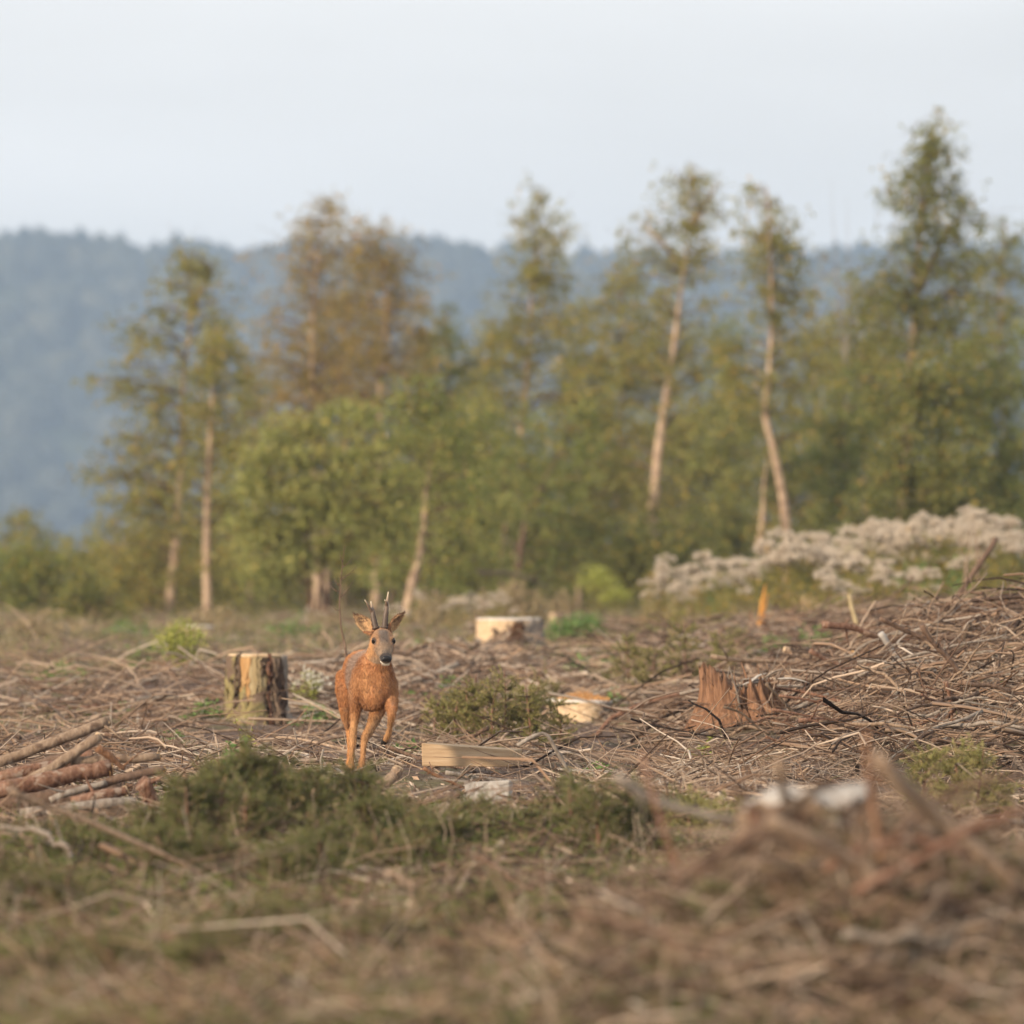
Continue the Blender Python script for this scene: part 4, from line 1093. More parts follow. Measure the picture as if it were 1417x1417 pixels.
r_, pt, *_ = stump('second weathered stump just behind the whitened one, lower and darker', 1275, 21.2, 130, 52, 'brownbark', 'greywood', 1.3, rough=.3, topthick=.02, roots=4, slope=-.08, ragged=.2)
pt(-.8, .3, .0, .8, 'redbark', .016, 'bark', .1)

def shards(root, base, specs, pname='splinter'):
    """pointed splinters: (dx, dy, height, lean_x, lean_y, width, material)"""
    for dx, dy, h, lx, ly, w, mt in specs:
        gx = Geo()
        b = base + np.array([dx, dy, -.03])
        c = resample([b, b + np.array([lx * .35, ly * .35, h * .5]), b + np.array([lx, ly, h])], 9)
        tt = np.linspace(0, 1, 9)
        tube(gx, c, w * (1 - .85 * tt ** 2.6) * .95 + .0015, 6, .5, .25, True, .4)
        gx.build(pname, M[mt], root, base)

b = G(1030, on(1030, 1003), .05)
root = empty('broken_stump', b, 'splintered rust brown stump with grey torn fibres at the brash heap', 'stump')
gx = Geo(); n = 110; th = np.arange(n) / n * 2 * PI
jag = np.clip(.13 + .08 * np.maximum(0, -np.cos(th)) + .12 * rng.random(n) ** 1.6, .05, .36)
fold = 1 + .06 * np.sin(th * 5) + rng.normal(0, .05, n)
V = []
for zf, rr in [(-.3, .34), (0, .29), (.35, .235), (.7, .215), (1.0, .205)]:
    lean = np.array([-.05, 0]) * max(zf, 0)
    V.append(np.stack([np.cos(th) * rr * fold * (1 + rng.normal(0, .02, n)) + lean[0], np.sin(th) * rr * fold, jag * zf], -1))
for rr, hz in [(.17, .8), (.10, .55)]:
    V.append(np.stack([np.cos(th) * rr * fold - .04, np.sin(th) * rr * fold, jag * hz + rng.normal(0, .02, n)], -1))
V.append(np.array([[-.03, 0, .07]]))
i = np.arange(6)[:, None] * n; j = np.arange(n)[None]; k = (j + 1) % n; jj = np.arange(n)
gx.add(np.concatenate(V) + b, np.stack([i + j, i + k, i + n + k, i + n + j], -1).reshape(-1, 4), np.stack([6 * n + jj, 6 * n + (jj + 1) % n, np.full(n, 7 * n)], -1)).build('core', M['rust'], root, b)
sp = []
for q in range(15):
    t_ = rng.uniform(PI * .8, 2.1 * PI); r_q = rng.uniform(.10, .24)
    sp.append((math.cos(t_) * r_q - .03, math.sin(t_) * r_q, rng.uniform(.16, .36) + .06 * max(0, -math.cos(t_)), rng.normal(-.06, .10), rng.normal(0, .05), rng.uniform(.010, .030), ['rust', 'brownbark', 'redbark', 'greywood', 'rust'][q % 5]))
shards(root, b, sp)
# torn grey flakes lying over its top
for q in range(6):
    x_ = rng.uniform(-.05, .2); gx = Geo()
    p_ = b + np.array([x_, rng.normal(-.08, .05), .17 + rng.uniform(0, .06)]); dr = np.array([rng.uniform(.10, .2), rng.normal(0, .04), rng.normal(-.01, .05)])
    tube(gx, resample([p_, p_ + dr * .5 + np.array([0, 0, .012]), p_ + dr], 8), np.array([.010, .016, .019, .019, .017, .013, .008, .003]), 6, .5, .2, True, .35)
    gx.build('flake', M['silver' if q % 2 else 'greywood'], root, b)

b = G(1046, on(1046, 886), .07)
root = empty('broken_stump', b, 'dark snapped stump with one bright orange upright splinter', 'stump')
sp = [(.02, -.13, .50, .07, 0, .050, 'orange'), (.05, -.13, .42, .06, 0, .036, 'orange')]
for q in range(14):
    t_ = q / 14 * 2 * PI
    sp.append((math.cos(t_) * .11, math.sin(t_) * .11, rng.uniform(.12, .24), math.cos(t_) * .03 - .02, 0, rng.uniform(.025, .045), ['darkbark', 'rust', 'brownbark'][q % 3]))
for q in range(8): sp.append((-.1 - q * .012, -.1, rng.uniform(.04, .1), -.08, -.05, .02, 'palewood'))
shards(root, b, sp)

# ------------------------------------------------------------------ sawn blocks
def block(label, corners, d, depth, mat, name='wood_block', yaw=0.0):
    """corners: four pixels of the face turned to the viewer, clockwise from top left"""
    f = [P(px, py, d) for px, py in corners]
    lo = min(q[2] for q in f); gz = G(corners[0][0], d)[2]
    f = [q + np.array([0, 0, .03]) for q in f]
    bk = [q + np.array([depth * yaw, depth, 0]) for q in f]
    V = np.array(f + bk); b = V.mean(0)
    V = V + rng.normal(0, .004, V.shape)
    me = Geo().add(V, [(0, 1, 2, 3), (7, 6, 5, 4), (0, 4, 5, 1), (3, 2, 6, 7), (0, 3, 7, 4), (1, 5, 6, 2)][::1]).mesh(name, b, False)
    me.materials.append(M[mat])
    o = bpy.data.objects.new(name, me); o.location = b; COL.objects.link(o)
    bv = o.modifiers.new('bevel', 'BEVEL'); bv.width = .005; bv.segments = 2
    sb = o.modifiers.new('fine', 'SUBSURF'); sb.subdivision_type = 'SIMPLE'; sb.levels = 3; sb.render_levels = 3
    tx = bpy.data.textures.new(name, 'CLOUDS'); tx.noise_scale = .06
    dm = o.modifiers.new('rough', 'DISPLACE'); dm.texture = tx; dm.strength = .004; dm.mid_level = .5
    return tag(o, label, 'wood block')
block('long sawn wedge of yellow wood lying beside the deer', [(583, 1037), (711, 1046), (708, 1070), (584, 1070)], on(646, 1073), .22, 'blockwood', yaw=.2)
block('short grey weathered chunk of sawn wood below the yellow wedge', [(641, 1094), (705, 1089), (704, 1118), (648, 1120)], on(674, 1120), .16, 'silver', yaw=.1)

# ------------------------------------------------------------------ logs, poles and single branches
def stick(label, pts, dia, mat, d=None, taper=.65, name='branch', group=None, stubs=3, cut=None, cat=None, rough=.12, sink=.4, span=.5, bow=.0):
    """a branch through photograph points; it touches the ground where it comes lowest"""
    low = max(pts, key=lambda q: q[1])
    d0 = on(*low) if d is None else d
    if d is not None and d > 37 and name != 'pole': d0 = d = float(np.clip(on(*low), d * .86, d * 1.2))
    ln = math.hypot(pts[-1][0] - pts[0][0], pts[-1][1] - pts[0][1]) * d0 / FPX
    W = []
    for px, py in pts:
        dd = d0 + (np.clip(on(px, py) - d0, -span * ln, span * ln) if d is None else 0)
        W.append(P(px, py, dd))
    W = np.array(W)
    if d is not None: W[:, 1] += np.linspace(-.15, .15, len(W)) * min(ln, 1.0)
    r = dia * d0 / FPX / 2
    W[:, 2] -= r * sink
    if group and 'windrow' in group: W[:, 2] += .07
    n = max(12, int(ln / .05)); n = min(n, 40)
    c = resample(W, n)
    wob = np.cumsum(rng.normal(0, 1, (n, 3)), 0); wob -= np.linspace(wob[0], wob[-1], n)
    c = c + wob * r * .10
    gx = Geo()
    tt = np.linspace(0, 1, n)
    rr = r * (1 - (1 - taper) * tt) * (1 + (rng.normal(0, .045, n) if name != 'pole' else .03 * np.sin(tt * 7 + dia)))
    tube(gx, c, rr, 9 if dia > 5 else 6, .5, rough if name != 'pole' else .05)
    for q in range(stubs):
        i = rng.integers(1, n - 1)
        dr = unit(rng.normal(0, 1, 3) + np.array([0, -.3, .5])); l_ = rng.uniform(.04, .22) * (1 if dia < 12 else .7)
        tube(gx, resample([c[i], c[i] + dr * l_ * .5, c[i] + dr * l_ + rng.normal(0, .02, 3)], 5), np.linspace(rr[i] * .4 + .001, .0018, 5), 5)
    if cut is None:
        return tag(gx.build(name, M[mat], None, c[0]), label, cat or name, group)
    root = empty(name, c[0], label, cat or name, group)
    gx.build('bark', M[mat], root, c[0])
    for e, s in ((0, -1), (-1, 1)):
        if (e == 0 and 'a' in cut) or (e == -1 and 'b' in cut):
            gc = Geo(); t_ = unit(c[1] - c[0]) * -1 if e == 0 else unit(c[-1] - c[-2])
            tube(gc, [c[e] - t_ * .012, c[e] + t_ * .002, c[e] + t_ * .006], [rr[e] * .97, rr[e] * .96, rr[e] * .8], 10, .5, .05)
            gc.build('cut_end', M['fresh' if 'F' in cut else 'cutwood'], root, c[0])
    return root
# log pile near the corner
LP = 'poles of the small log pile'
stick('topmost straight pole of the small log pile', [(-20, 1058), (60, 1029), (110, 1009), (149, 995)], 16.2, 'tanbark', 36.2, .95, 'pole', LP, 1, 'b')
stick('lichen stained pole under the topmost one of the log pile', [(40, 1078), (73, 1058), (105, 1036), (136, 1016)], 15.6, 'tanbark', 35.8, .95, 'pole', LP, 1, 'b')
stick('thick reddish pole reaching out of the log pile', [(-10, 1090), (58, 1077), (105, 1066), (152, 1058)], 24.7, 'redbark', 35.2, .95, 'pole', LP, 2, 'bF')
stick('pole with orange cut end behind the thick reddish one', [(100, 1050), (140, 1048), (180, 1046), (219, 1045)], 13.7, 'tanbark', 35.9, .9, 'pole', LP, 1, 'bF')
stick('dark pole with orange tip crossing the log pile', [(120, 1092), (160, 1076), (200, 1067), (226, 1062)], 14.3, 'brownbark', 35.0, .75, 'pole', LP, 1, 'bF')
stick('thin grey pole low in the log pile', [(70, 1105), (95, 1096), (120, 1088), (146, 1081)], 10.4, 'greywood', 34.9, .85, 'pole', LP, 1)
stick('short red brown pole at the foot of the log pile', [(100, 1107), (130, 1101), (155, 1095), (174, 1090)], 16.9, 'redbark', 34.6, .85, 'pole', LP, 1, 'b')
stick('stub of red pole pointing down out of the log pile', [(196, 1078), (206, 1097), (216, 1116), (227, 1134)], 24.7, 'redbark', 34.6, .35, 'pole', LP, 2)
stick('split grey and orange shard lying across the log pile', [(135, 1031), (148, 1042), (160, 1051), (172, 1062)], 13, 'rust', 35.0, .5, 'log_shard', None, 2)
stick('added dark log for the shaded bottom of the log pile', [(60, 1125), (110, 1118), (150, 1112), (190, 1108)], 26.0, 'darkbark', 35.3, .9, 'pole', LP, 1)  # dark logs added as filling, standing in for the pile's shaded hollow
stick('pole at the back of the log pile', [(-30, 1080), (20, 1065), (70, 1050), (110, 1042)], 15.6, 'brownbark', 36.6, .9, 'pole', LP, 1)
stick('thick dark log added for the shade underneath the thick reddish pole', [(-20, 1108), (60, 1098), (110, 1092), (165, 1087)], 28.6, 'brownbark', 35.6, .9, 'pole', LP, 1)  # added filler log, its dark tone stands in for shade inside the pile
stick('lowest dark log added for the shade at the front of the log pile', [(40, 1138), (100, 1130), (150, 1124), (205, 1122)], 26.0, 'darkbark', 34.6, .9, 'pole', LP, 1)  # another added filler, dark for the shade low in the pile
stick('grey pole end poking out under the stub of the log pile', [(30, 1122), (90, 1114), (150, 1108), (186, 1106)], 15.6, 'greywood', 34.4, .9, 'pole', LP, 1, 'b')
stick('reddish pole half hidden in the middle of the log pile', [(0, 1072), (50, 1062), (90, 1052), (128, 1040)], 18.2, 'redbark', 36.0, .9, 'pole', LP, 1)
# things standing or lying round the deer
stick('curved red bark shard standing in the grass near the log pile', [(285, 1104), (284, 1088), (289, 1074), (299, 1063)], 14, 'rust', 34.5, .12, 'bark_shard', None, 0)
stick('pale bare stick standing beside the feet of the deer', [(455, 1090), (446, 1066), (445, 1050), (447, 1036)], 5.5, 'greywood', 37.6, .5, 'stick', None, 1)
stick('stub of bark covered log end beside the feet of the deer', [(512, 1104), (526, 1085), (540, 1070), (551, 1060)], 18, 'tanbark', 38.4, .9, 'log', None, 2, 'b')
stick('straight brown branch running behind the legs of the deer', [(425, 1047), (470, 1051), (522, 1054), (582, 1057)], 6.5, 'brownbark', 41.2, .9, stubs=4)
stick('thinner branch just below the one behind the legs of the deer', [(425, 1057), (460, 1058), (480, 1059)], 4, 'tanbark', 40.8, .9, stubs=1)
stick('smooth brown stick slanting down past the spruce patch', [(560, 1012), (600, 1019), (634, 1026), (684, 1039)], 5, 'tanbark', 43.5, .9, stubs=2)
stick('bent silver grey branch arching over the litter', [(716, 1030), (740, 1016), (757, 1014), (770, 1036), (783, 1058), (794, 1080), (801, 1106)], 6.0, 'greywood', 39.4, .8, stubs=2)
stick('long grey branch lying under the yellow wedge', [(617, 1067), (660, 1075), (720, 1081), (796, 1077)], 7, 'greywood', 39.6, .85, stubs=4)
stick('reddish split stick poking from below the yellow wedge', [(586, 1061), (605, 1073), (625, 1082), (648, 1093)], 6, 'rust', 39.2, .7, stubs=1)
stick('dark forked stick beside the yellow wedge', [(676, 1016), (695, 1029), (722, 1046)], 4.5, 'brownbark', 42.0, .6, stubs=3)
stick('thin pale stick leaning between wedge and stump', [(690, 1046), (715, 1030), (748, 1016)], 5, 'greywood', 43.0, .8, stubs=2)
stick('arching reddish branch rising to the broken stump', [(822, 1021), (836, 1004), (853, 990), (903, 969), (954, 957), (1002, 953)], 6.5, 'redbark', 45.6, .9, stubs=4)
stick('straight dark branch lying below the fresh stump', [(745, 1009), (780, 1009), (826, 1012)], 6, 'brownbark', 46.5, .85, stubs=3)
stick('mossy log leaning on the wide pale stump', [(622, 914), (640, 896), (660, 878)], 12, 'mossbark', 66.0, .95, 'log', None, 1)
stick('grey log lying below the mossy leaning one', [(545, 952), (575, 940), (605, 929), (634, 917)], 9, 'greywood', 58.0, .9, 'log', None, 3)
stick('fallen log with pale cut end on the rise behind the stumps', [(764, 853), (800, 858), (840, 862), (905, 866)], 17, 'tanbark', 78.0, .8, 'log', None, 2, 'a')
stick('bare dead sapling top standing behind the wide stump', [(664, 872), (668, 845), (670, 812)], 4.5, 'tanbark', 80.0, .3, 'stick', None, 5)
stick('drooping dead branch arching over the far brush', [(660, 790), (700, 792), (735, 800), (768, 818)], 6, 'tanbark', 92.0, .4, stubs=8)
stick('long dead branch sloping down behind the antlers', [(600, 818), (640, 836), (690, 862)], 6, 'tanbark', 86.0, .6, stubs=5)
stick('thin dark branch trailing from the log pile', [(146, 1014), (192, 1027), (225, 1034), (260, 1043)], 5.5, 'brownbark', 40.8, .7, stubs=6)
stick('long thin branch curving below the tall stump', [(200, 1022), (240, 1016), (279, 1012), (337, 1009), (360, 1012), (386, 1021)], 5, 'tanbark', 43.8, .7, stubs=8)
stick('thin curved twig in front of the tall stump', [(305, 1000), (330, 972), (358, 960), (395, 955), (440, 952)], 2.2, 'brownbark', 50.0, .6, stubs=4)
stick('crooked branch leaning left of the tall stump', [(276, 918), (292, 930), (312, 945)], 5, 'tanbark', 56.0, .6, stubs=3)
# brash windrow
BR = 'larger branches of the brash windrow'
stick('knobbly red brown limb on top of the brash windrow', [(1137, 877), (1165, 879), (1190, 884), (1227, 897), (1292, 900)], 10, 'redbark', 48.6, .8, group=BR, stubs=4)
stick('pale broken stick standing upright out of the brash windrow', [(1190, 882), (1186, 862), (1180, 840), (1175, 822)], 7, 'palewood', 49.0, .8, 'stick', None, 0)
stick('blunt log lying at the edge of the green nettles', [(1085, 911), (1113, 920), (1135, 924), (1155, 925)], 10.5, 'tanbark', 48.0, .8, group=BR, stubs=2, cut='a')
stick('long straight branch above the broken stump', [(983, 921), (1030, 926), (1069, 928), (1110, 931), (1160, 934)], 6.5, 'tanbark', 47.6, .9, group=BR, stubs=6)
stick('heavy diagonal limb rising out of the brash to the edge', [(1290, 874), (1305, 856), (1320, 839), (1338, 815), (1358, 786), (1380, 755)], 10, 'brownbark', 49.5, .75, group=BR, stubs=4)
stick('straight pale branch slanting up across the windrow', [(1215, 882), (1245, 862), (1281, 837)], 5.5, 'tanbark', 49.3, .7, group=BR, stubs=3)
stick('silvery lichen covered branch on the windrow', [(1218, 889), (1228, 905), (1238, 919), (1248, 931)], 9.5, 'silver', 47.4, .7, group=BR, stubs=1)
stick('short silver stub sticking out of the windrow', [(1271, 876), (1277, 866), (1283, 857)], 6, 'silver', 48.4, .9, group=BR, stubs=0)
stick('dark crooked branch bent like a knee on the windrow', [(1246, 945), (1262, 924), (1280, 901), (1276, 878)], 7, 'darkbark', 46.4, .7, group=BR, stubs=3)
stick('long dark branch falling across the windrow', [(1274, 880), (1290, 902), (1310, 922), (1330, 947), (1353, 975)], 7.5, 'brownbark', 46.2, .9, group=BR, stubs=7)
stick('short dark branch leaning at the edge of the windrow', [(1319, 927), (1330, 902), (1343, 876)], 8, 'darkbark', 46.8, .8, group=BR, stubs=2)
stick('long brown branch sloping gently down the windrow', [(1216, 870), (1242, 881), (1269, 893), (1315, 912), (1362, 930)], 7, 'brownbark', 47.8, .9, group=BR, stubs=6)
stick('gnarled grey root like branch in the middle of the brash', [(1060, 1004), (1085, 1000), (1105, 995), (1125, 984), (1147, 975)], 9, 'greywood', 44.4, .6, group=BR, stubs=5)
stick('straight tan stick beside the gnarled grey branch', [(1146, 972), (1170, 984), (1198, 996)], 4, 'tanbark', 44.2, .8, group=BR, stubs=2)
stick('split orange slab lodged under the red brown limb', [(1177, 903), (1200, 906), (1226, 910)], 11, 'fresh', 48.2, .75, 'wood_slab', None, 1)
stick('thin upright dead twig at the edge of the clearing', [(1333, 808), (1338, 770), (1342, 731)], 4, 'tanbark', 55.0, .4, 'stick', None, 6)
stick('thin upright dead sapling beyond the heavy limb', [(1352, 800), (1353, 760), (1351, 735)], 4.5, 'tanbark', 56.0, .4, 'stick', None, 5)
stick('grey branch angling across the dark end of the brash', [(1235, 975), (1270, 950), (1306, 930)], 8, 'greywood', 45.6, .7, group=BR, stubs=5)
stick('thin dark branch low in the brash', [(1236, 1000), (1250, 1015), (1262, 1032)], 5, 'darkbark', 42.2, .7, group=BR, stubs=4)
stick('dark branch at the lower edge of the brash', [(1240, 1062), (1262, 1048), (1290, 1035)], 5, 'darkbark', 41.2, .7, group=BR, stubs=4)
stick('straight brown branch flat below the gnarled grey one', [(1058, 1007), (1110, 1009), (1170, 1005)], 5.5, 'tanbark', 43.6, .8, group=BR, stubs=5)
stick('short silver stake below the broken stump', [(1001, 1016), (1001, 1003), (1002, 990)], 6, 'silver', 44.6, .9, 'stick', None, 0)
stick('branch lying beyond the brash under the small stump', [(1195, 868), (1215, 850), (1250, 822), (1265, 806)], 5, 'brownbark', 62.0, .6, group=BR, stubs=5)
stick('pale pole lying across the top of the rise', [(1190, 806), (1240, 800), (1300, 796)], 8, 'tanbark', 72.0, .8, group=BR, stubs=3)
stick('thin branch lying before the snapped stump', [(922, 852), (965, 857), (1010, 862)], 5, 'tanbark', 74.0, .8, stubs=5)
HB = 'heavy branches crossing the brash windrow'
for q in range(46):
    px = rng.uniform(985, 1420); py = rng.uniform(895 + max(0, (1180 - px)) * .25, 1050)
    ang = rng.normal(0, .5) + (PI if rng.random() < .4 else 0); L_ = rng.uniform(40, 130)
    a_ = (px - math.cos(ang) * L_ / 2, py - math.sin(ang) * L_ * .28); b_ = (px + math.cos(ang) * L_ / 2, py + math.sin(ang) * L_ * .28)
    m_ = ((a_[0] + b_[0]) / 2 + rng.normal(0, 3), (a_[1] + b_[1]) / 2 - abs(rng.normal(0, 4)))
    k_ = int(rng.integers(0, 5))
    stick(['heavy tan branch lying across the brash windrow', 'heavy brown branch lying across the brash windrow', 'heavy grey branch lying across the brash windrow', 'heavy dark branch lying across the brash windrow', 'heavy reddish branch lying across the brash windrow'][k_],
          [a_, m_, b_], rng.uniform(3.5, 7.5), ['tanbark', 'brownbark', 'greywood', 'darkbark', 'redbark'][k_], float(np.clip(on(px, py + 3), 38, 60)), .6, group=HB + ', ' + ['tan', 'brown', 'grey', 'dark', 'reddish'][k_], stubs=5)
# out of focus close to the viewer
stick('thick blurred limb slanting down across the near stumps', [(1208, 1040), (1250, 1085), (1300, 1130), (1350, 1175), (1420, 1235)], 25, 'tanbark', 19.6, .95, 'limb', None, 2, bow=0)
stick('dark red blurred twig standing before the near stumps', [(1222, 1210), (1212, 1150), (1204, 1080), (1198, 1005)], 11, 'rust', 19.4, .6, 'stick', None, 1)
stick('grey blurred branch reaching towards the near stumps', [(852, 1070), (885, 1094), (930, 1113), (1030, 1136), (1100, 1160)], 13, 'greywood', 21.6, .9, 'limb', None, 2)
stick('orange blurred twig rising from the lower edge', [(950, 1240), (928, 1170), (908, 1110), (888, 1040)], 11, 'redbark', 20.6, .55, 'stick', None, 2)
stick('blurred pole crossing in front of the near stump', [(1060, 1130), (1115, 1155), (1170, 1185), (1240, 1225)], 22, 'tanbark', 19.2, .9, 'limb', None, 1)
stick('blurred branch sloping up to the near stump from below', [(930, 1215), (980, 1185), (1040, 1160), (1090, 1140)], 15, 'brownbark', 19.5, .8, 'limb', None, 2)
stick('brown blurred branch lying at the right of the lower edge', [(1180, 1230), (1260, 1190), (1330, 1150), (1420, 1120)], 16, 'redbark', 19.0, .8, 'limb', None, 2)
stick('long blurred tan bough sloping down through the near grass', [(20, 1092), (60, 1110), (152, 1147), (248, 1193), (330, 1240)], 9, 'tanbark', 27.2, .8, 'limb', None, 3)
stick('pale blurred branch flat at the lower edge', [(640, 1195), (700, 1190), (760, 1192), (850, 1190)], 8, 'tanbark', 28.2, .8, 'limb', None, 2)
stick('blurred brown branch leaning over the second near stump', [(1240, 1150), (1290, 1110), (1345, 1085), (1420, 1070)], 12, 'brownbark', 20.0, .7, 'limb', None, 2)
stick('dark blurred stick lying against the whitened stump', [(1000, 1190), (1050, 1150), (1095, 1120), (1130, 1090)], 13, 'darkbark', 19.8, .7, 'limb', None, 2)
stick('blurred forked twig in front of the whitened stump', [(1010, 1085), (1045, 1120), (1090, 1150), (1150, 1165)], 10, 'brownbark', 19.7, .7, 'limb', None, 3)
stick('reddish blurred branch under the thick slanting limb', [(1140, 1200), (1200, 1170), (1270, 1160), (1340, 1180)], 15, 'redbark', 19.3, .8, 'limb', None, 2)
ZONES = [(-1.25, -.45, 35.2, 41.2), (-2.75, -1.45, 32.0, 36.9), (-.75, .22, 36.4, 41.4), (-.32, .06, 33.5, 36.2), (1.12, 1.72, 41.0, 45.2), (.12, .85, 43.5, 55.5), (-2.1, -1.45, 48.0, 52.7)]
# ------------------------------------------------------------------ plants
def spruce(label, px, d, w_px, h_px, mat='needle', stems=1, dens=1.0, name='spruce_sapling', group=None, nlen=.017):
    d = on(px, d); m = d / FPX; W = w_px * m; H = h_px * m * 1.2; base = G(px, d)
    root = empty(name, base, label, 'spruce', group)
    gb = Geo(); S0 = []; S1 = []
    for s in range(stems):
        fx = 0 if stems == 1 else (s / (stems - 1) - .5) * .75 + rng.normal(0, .05)
        bx, by = base[0] + fx * W, base[1] + rng.normal(0, .12) * (stems > 1)
        b = np.array([bx, by, float(g(bx, by)) - .03]); hh = H * (1 if stems == 1 else rng.uniform(.65, 1.05) * (1 - .5 * abs(fx)))
        top = b + np.array([rng.normal(0, .04), rng.normal(0, .04), hh * .95])
        gs = Geo(); c = resample([b, (b + top) / 2 + rng.normal(0, .015, 3), top], 10)
        tube(gs, c, np.linspace(.011 if H > .3 else .008, .003, 10), 6, .5, .1)
        gs.build('stem', M['redbark'], root, base)
        nb = int(34 * dens)
        for q in range(nb):
            f = rng.uniform(.03, .97) ** .9
            i = min(9, int(f * 9)); st = c[i]
            az = rng.uniform(0, 2 * PI); el = rng.uniform(.15, .75)
            ln = (W / (1 if stems == 1 else stems * .62)) * .5 * (1.08 - f * .85) * rng.uniform(.6, 1.15) + .03
            e = st + ln * np.array([math.cos(az) * math.cos(el), math.sin(az) * math.cos(el), math.sin(el) * .75])
            e[2] = max(e[2], b[2] + .04)
            bc = resample([st, (st + e) / 2 + np.array([0, 0, -.04 * ln]), e], 6)
            tube(gb, bc[[0, 2, 5]], [.0045, .003, .0018], 3, .5, 0, False)
            S0.append(bc[2]); S1.append(bc[5]); S0.append(bc[4]); S1.append(bc[5] + (bc[5] - bc[4]) * .6)
            nt_ = max(2, int(5 * ln / .2))
            for r in range(nt_):
                u_ = rng.uniform(.25, 1); p_ = bc[0] * (1 - u_) + bc[5] * u_
                dv = unit(unit(e - st) + rng.normal(0, .6, 3) + np.array([0, 0, .25])) * rng.uniform(.03, .11)
                S0.append(p_); S1.append(p_ + dv)
    S0 = np.array(S0); S1 = np.array(S1)
    twigs(gb, S0, S1, .0022, .0012, .03)
    gb.build('branches', M['tanbark'], root, base)['kind'] = 'stuff'
    ln = np.linalg.norm(S1 - S0, axis=1); K = np.maximum(8, (ln / (.0030 if mat == 'needle' else .0042) * dens).astype(int)); K = np.minimum(K, 50)
    idx = np.repeat(np.arange(len(S0)), K); f = rng.random(len(idx))[:, None]
    p = S0[idx] * (1 - f) + S1[idx] * f
    dr = unit(S1 - S0)[idx] * .75 + unit(rng.normal(0, 1, (len(idx), 3))) * .8 + np.array([0, 0, .15])
    gn = Geo(); tone = np.clip(np.repeat(rng.normal(.45, .2, len(S0)), K) + rng.normal(0, .12, len(idx)), 0, 1)
    slivers(gn, p, dr, rng.uniform(.7, 1.3, len(idx)) * nlen * 1.2, .0045 if mat == 'needle' else .0036, tone)
    o = gn.build('needles', M[mat], root, base, False); o['kind'] = 'stuff'
    return root
spruce('wide low spruce patch between the deer and the fresh stump', 678, 1036, 205, 112, 'needle', 14, 1.25)
spruce('loose rounded spruce with bare orange stem before the broken stump', 925, 970, 165, 112, 'needle', 4, 1.7)
spruce('small green spruce tuft leaning against the loose rounded spruce', 868, 962, 60, 56, 'needle_dark', 2, 1.3)
spruce('thin spruce growth behind the splintered stump', 990, 925, 80, 60, 'needle', 2, 1.2)
spruce('sparse spruce sprigs between the wide patch and the fresh stump', 742, 980, 56, 50, 'needle', 3, .8)
FG = 'dark spruce growth close to the viewer'
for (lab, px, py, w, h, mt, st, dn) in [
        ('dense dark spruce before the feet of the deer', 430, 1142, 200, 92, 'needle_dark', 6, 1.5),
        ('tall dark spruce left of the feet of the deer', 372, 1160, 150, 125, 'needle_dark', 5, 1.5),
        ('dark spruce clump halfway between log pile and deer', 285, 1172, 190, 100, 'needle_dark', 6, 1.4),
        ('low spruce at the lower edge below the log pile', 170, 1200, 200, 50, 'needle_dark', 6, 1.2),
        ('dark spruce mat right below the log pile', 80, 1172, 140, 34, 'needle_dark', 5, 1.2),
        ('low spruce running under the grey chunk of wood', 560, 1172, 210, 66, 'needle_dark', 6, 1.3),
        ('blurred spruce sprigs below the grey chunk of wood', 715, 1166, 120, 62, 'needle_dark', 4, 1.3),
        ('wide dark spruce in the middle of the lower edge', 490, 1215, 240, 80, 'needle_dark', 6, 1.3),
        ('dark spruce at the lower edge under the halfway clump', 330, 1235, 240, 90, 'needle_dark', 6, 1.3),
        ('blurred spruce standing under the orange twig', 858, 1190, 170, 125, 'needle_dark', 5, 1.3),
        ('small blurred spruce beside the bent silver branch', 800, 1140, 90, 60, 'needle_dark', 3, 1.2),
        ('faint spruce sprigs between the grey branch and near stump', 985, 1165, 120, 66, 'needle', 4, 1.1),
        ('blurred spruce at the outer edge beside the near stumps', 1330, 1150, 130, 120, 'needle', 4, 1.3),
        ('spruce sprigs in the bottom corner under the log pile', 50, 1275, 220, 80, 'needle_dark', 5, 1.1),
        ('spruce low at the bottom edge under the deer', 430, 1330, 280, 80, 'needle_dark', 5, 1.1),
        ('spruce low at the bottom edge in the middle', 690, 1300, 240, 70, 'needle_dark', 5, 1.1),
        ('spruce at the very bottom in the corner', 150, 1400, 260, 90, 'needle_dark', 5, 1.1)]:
    spruce(lab, px, py, w, h, mt, st, dn, group=FG, nlen=.022)

